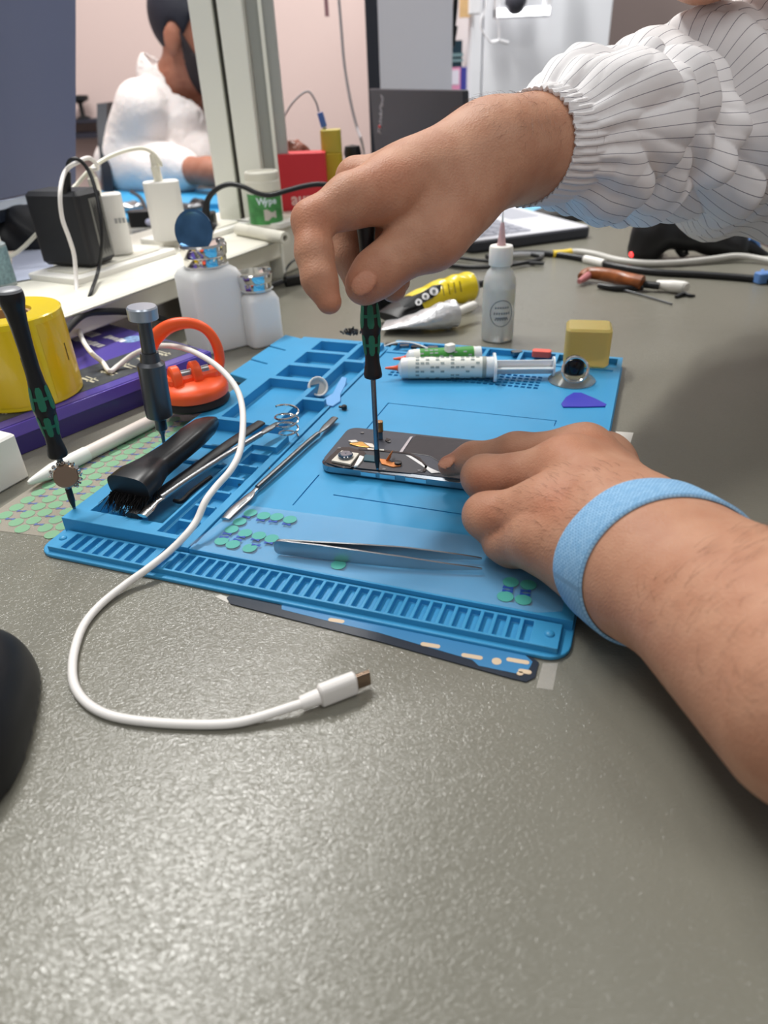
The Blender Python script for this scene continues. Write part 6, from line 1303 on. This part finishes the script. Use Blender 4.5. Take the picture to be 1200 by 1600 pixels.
k_ = len(rgs) // 3; g = loft(rgs[k_ - 2:]); g.f += [tuple(range((len(rgs) - k_ + 1) * 24, (len(rgs) - k_ + 2) * 24))]; g.mi += [0]; g.build('yellow_body', M_YT, t)
g = loft(rgs[:k_]); g.f += [tuple(range(24))]; g.mi += [0]; g.build('black_tail', M_BLACK, t)
ax_t = (P(733, 448, .022) - P(715, 452, .022)); ax_t /= np.linalg.norm(ax_t); e_ = P(733, 448, .022)
g = G(frame(e_, ax_t)); g.lathe([(.0158, -.001), (.0150, .003), (.0080, .005), (0, .0052)], n=28); g.build('shoulder', mat('tube_shoulder', (196, 198, 200), .3, metal=.5), t)
g = G(frame(e_, ax_t)); g.lathe([(.0042, .004), (.0040, .022), (.0034, .023), (0, .023)], n=18); g.build('nozzle_cap', M_BLACK, t)
def on_tube(u, v, lift, m_, nm, shape, parent=None):
    # stands off the tube's camera-facing side
    o_ = P(u, v, .024); to = CO - o_; to /= np.linalg.norm(to); return o_
fc = facing((0, 0, 0), (1, 0, 0), (0, 0, 1))
def sheet_on(name, pix, depth_pts, m_, parent, off):
    """a decal lying on the camera-facing side of the tube: every corner is carried onto the tube's own rings"""
    allp = [p for r in rgs for p in r]; arr = np.array([tuple(p) for p in allp]); pr = (arr - CO) @ RC.T; uv = pr[:, :2] / pr[:, 2:] * F + np.array([600, 800])
    v = []
    for u, w in pix:
        dd = ((uv - np.array([u, w])) ** 2).sum(1); near = np.where(dd < max(dd.min() * 1.5, 260))[0]; j = near[np.argmin(pr[near, 2])]; v.append(CO + ray(u, w) * (pr[j, 2] - off))
    g = G(); g.add([tuple(p) for p in v], [tuple(range(len(v)))]); return g.build(name, m_, parent, angle=0)
panel = sheet_on('black_panel', [(624, 472), (640, 464), (660, 456), (676, 446), (690, 444), (688, 456), (676, 466), (660, 474), (642, 480), (630, 480)], None, M_BLACK, t, .0012)
for u, v, r_ in ((654, 472, 5.6), (665, 463, 5.8), (678, 455, 7)):
    o_ = sheet_on('badge', [(u + r_ * math.cos(a), v + r_ * .95 * math.sin(a)) for a in [k * .4488 for k in range(14)]], None, mat('badge_silver', (222, 222, 222), .3), t, .0024)
    sheet_on('badge_centre', [(u + r_ * .42 * math.cos(a), v + r_ * .45 * math.sin(a)) for a in [k * .785 for k in range(8)]], None, mat('badge_grey', (90, 92, 94), .3), o_, .0030)
for k in range(4): sheet_on('print_line', [(690 + k * 9, 443 - k * 2 + 2), (692 + k * 9, 443 - k * 2 + 2), (695 + k * 9, 462 - k * 2), (693 + k * 9, 462 - k * 2)], None, mat('tube_print', (120, 104, 14), .5), t, .0016)
t = thing('silver_tube', 'squeezed silver-white glue tube with a white nozzle, in front of the yellow one', 'tube', P(670, 505, 0))
rgs2 = tube_rings([P(600, 508, .006), P(630, 504, .009), P(660, 500, .012), P(690, 494, .015), P(708, 490, .015)], [.016, .0175, .0170, .0150, .0140], [.0015, .0045, .0090, .0135, .0140])
g = loft(rgs2); g.f += [tuple(range(24)), tuple(range((len(rgs2) - 1) * 24, len(rgs2) * 24))]; g.mi += [0, 0]; g.build('crumpled_body', mat('silver_foil', (208, 208, 210), .32, metal=.55, bump=(120, .0015)), t)
a, b = P(708, 490, .015), P(742, 476, .017); g = G(frame(a, b - a)); L = float(np.linalg.norm(b - a)); g.lathe([(.0130, -.001), (.0080, .004), (.0046, .005), (.0044, L * .95), (.0036, L), (0, L)], n=22); g.build('nozzle', M_WHITE, t)
t = thing('black_clip', 'black plastic clip lying against the tail of the glue tubes', 'clip', P(606, 486, 0)); c = P(604, 492, 0); g = G(at(c[0], c[1] + .012, 0, .5)); g.rbox((0, 0, .010), (.036, .022, .020), .004, top=.002)
for k in range(3): g.box((-.010 + .010 * k, -.0115, .013), (.003, .001, .012))
g.build('clip', M_BLACK, t)
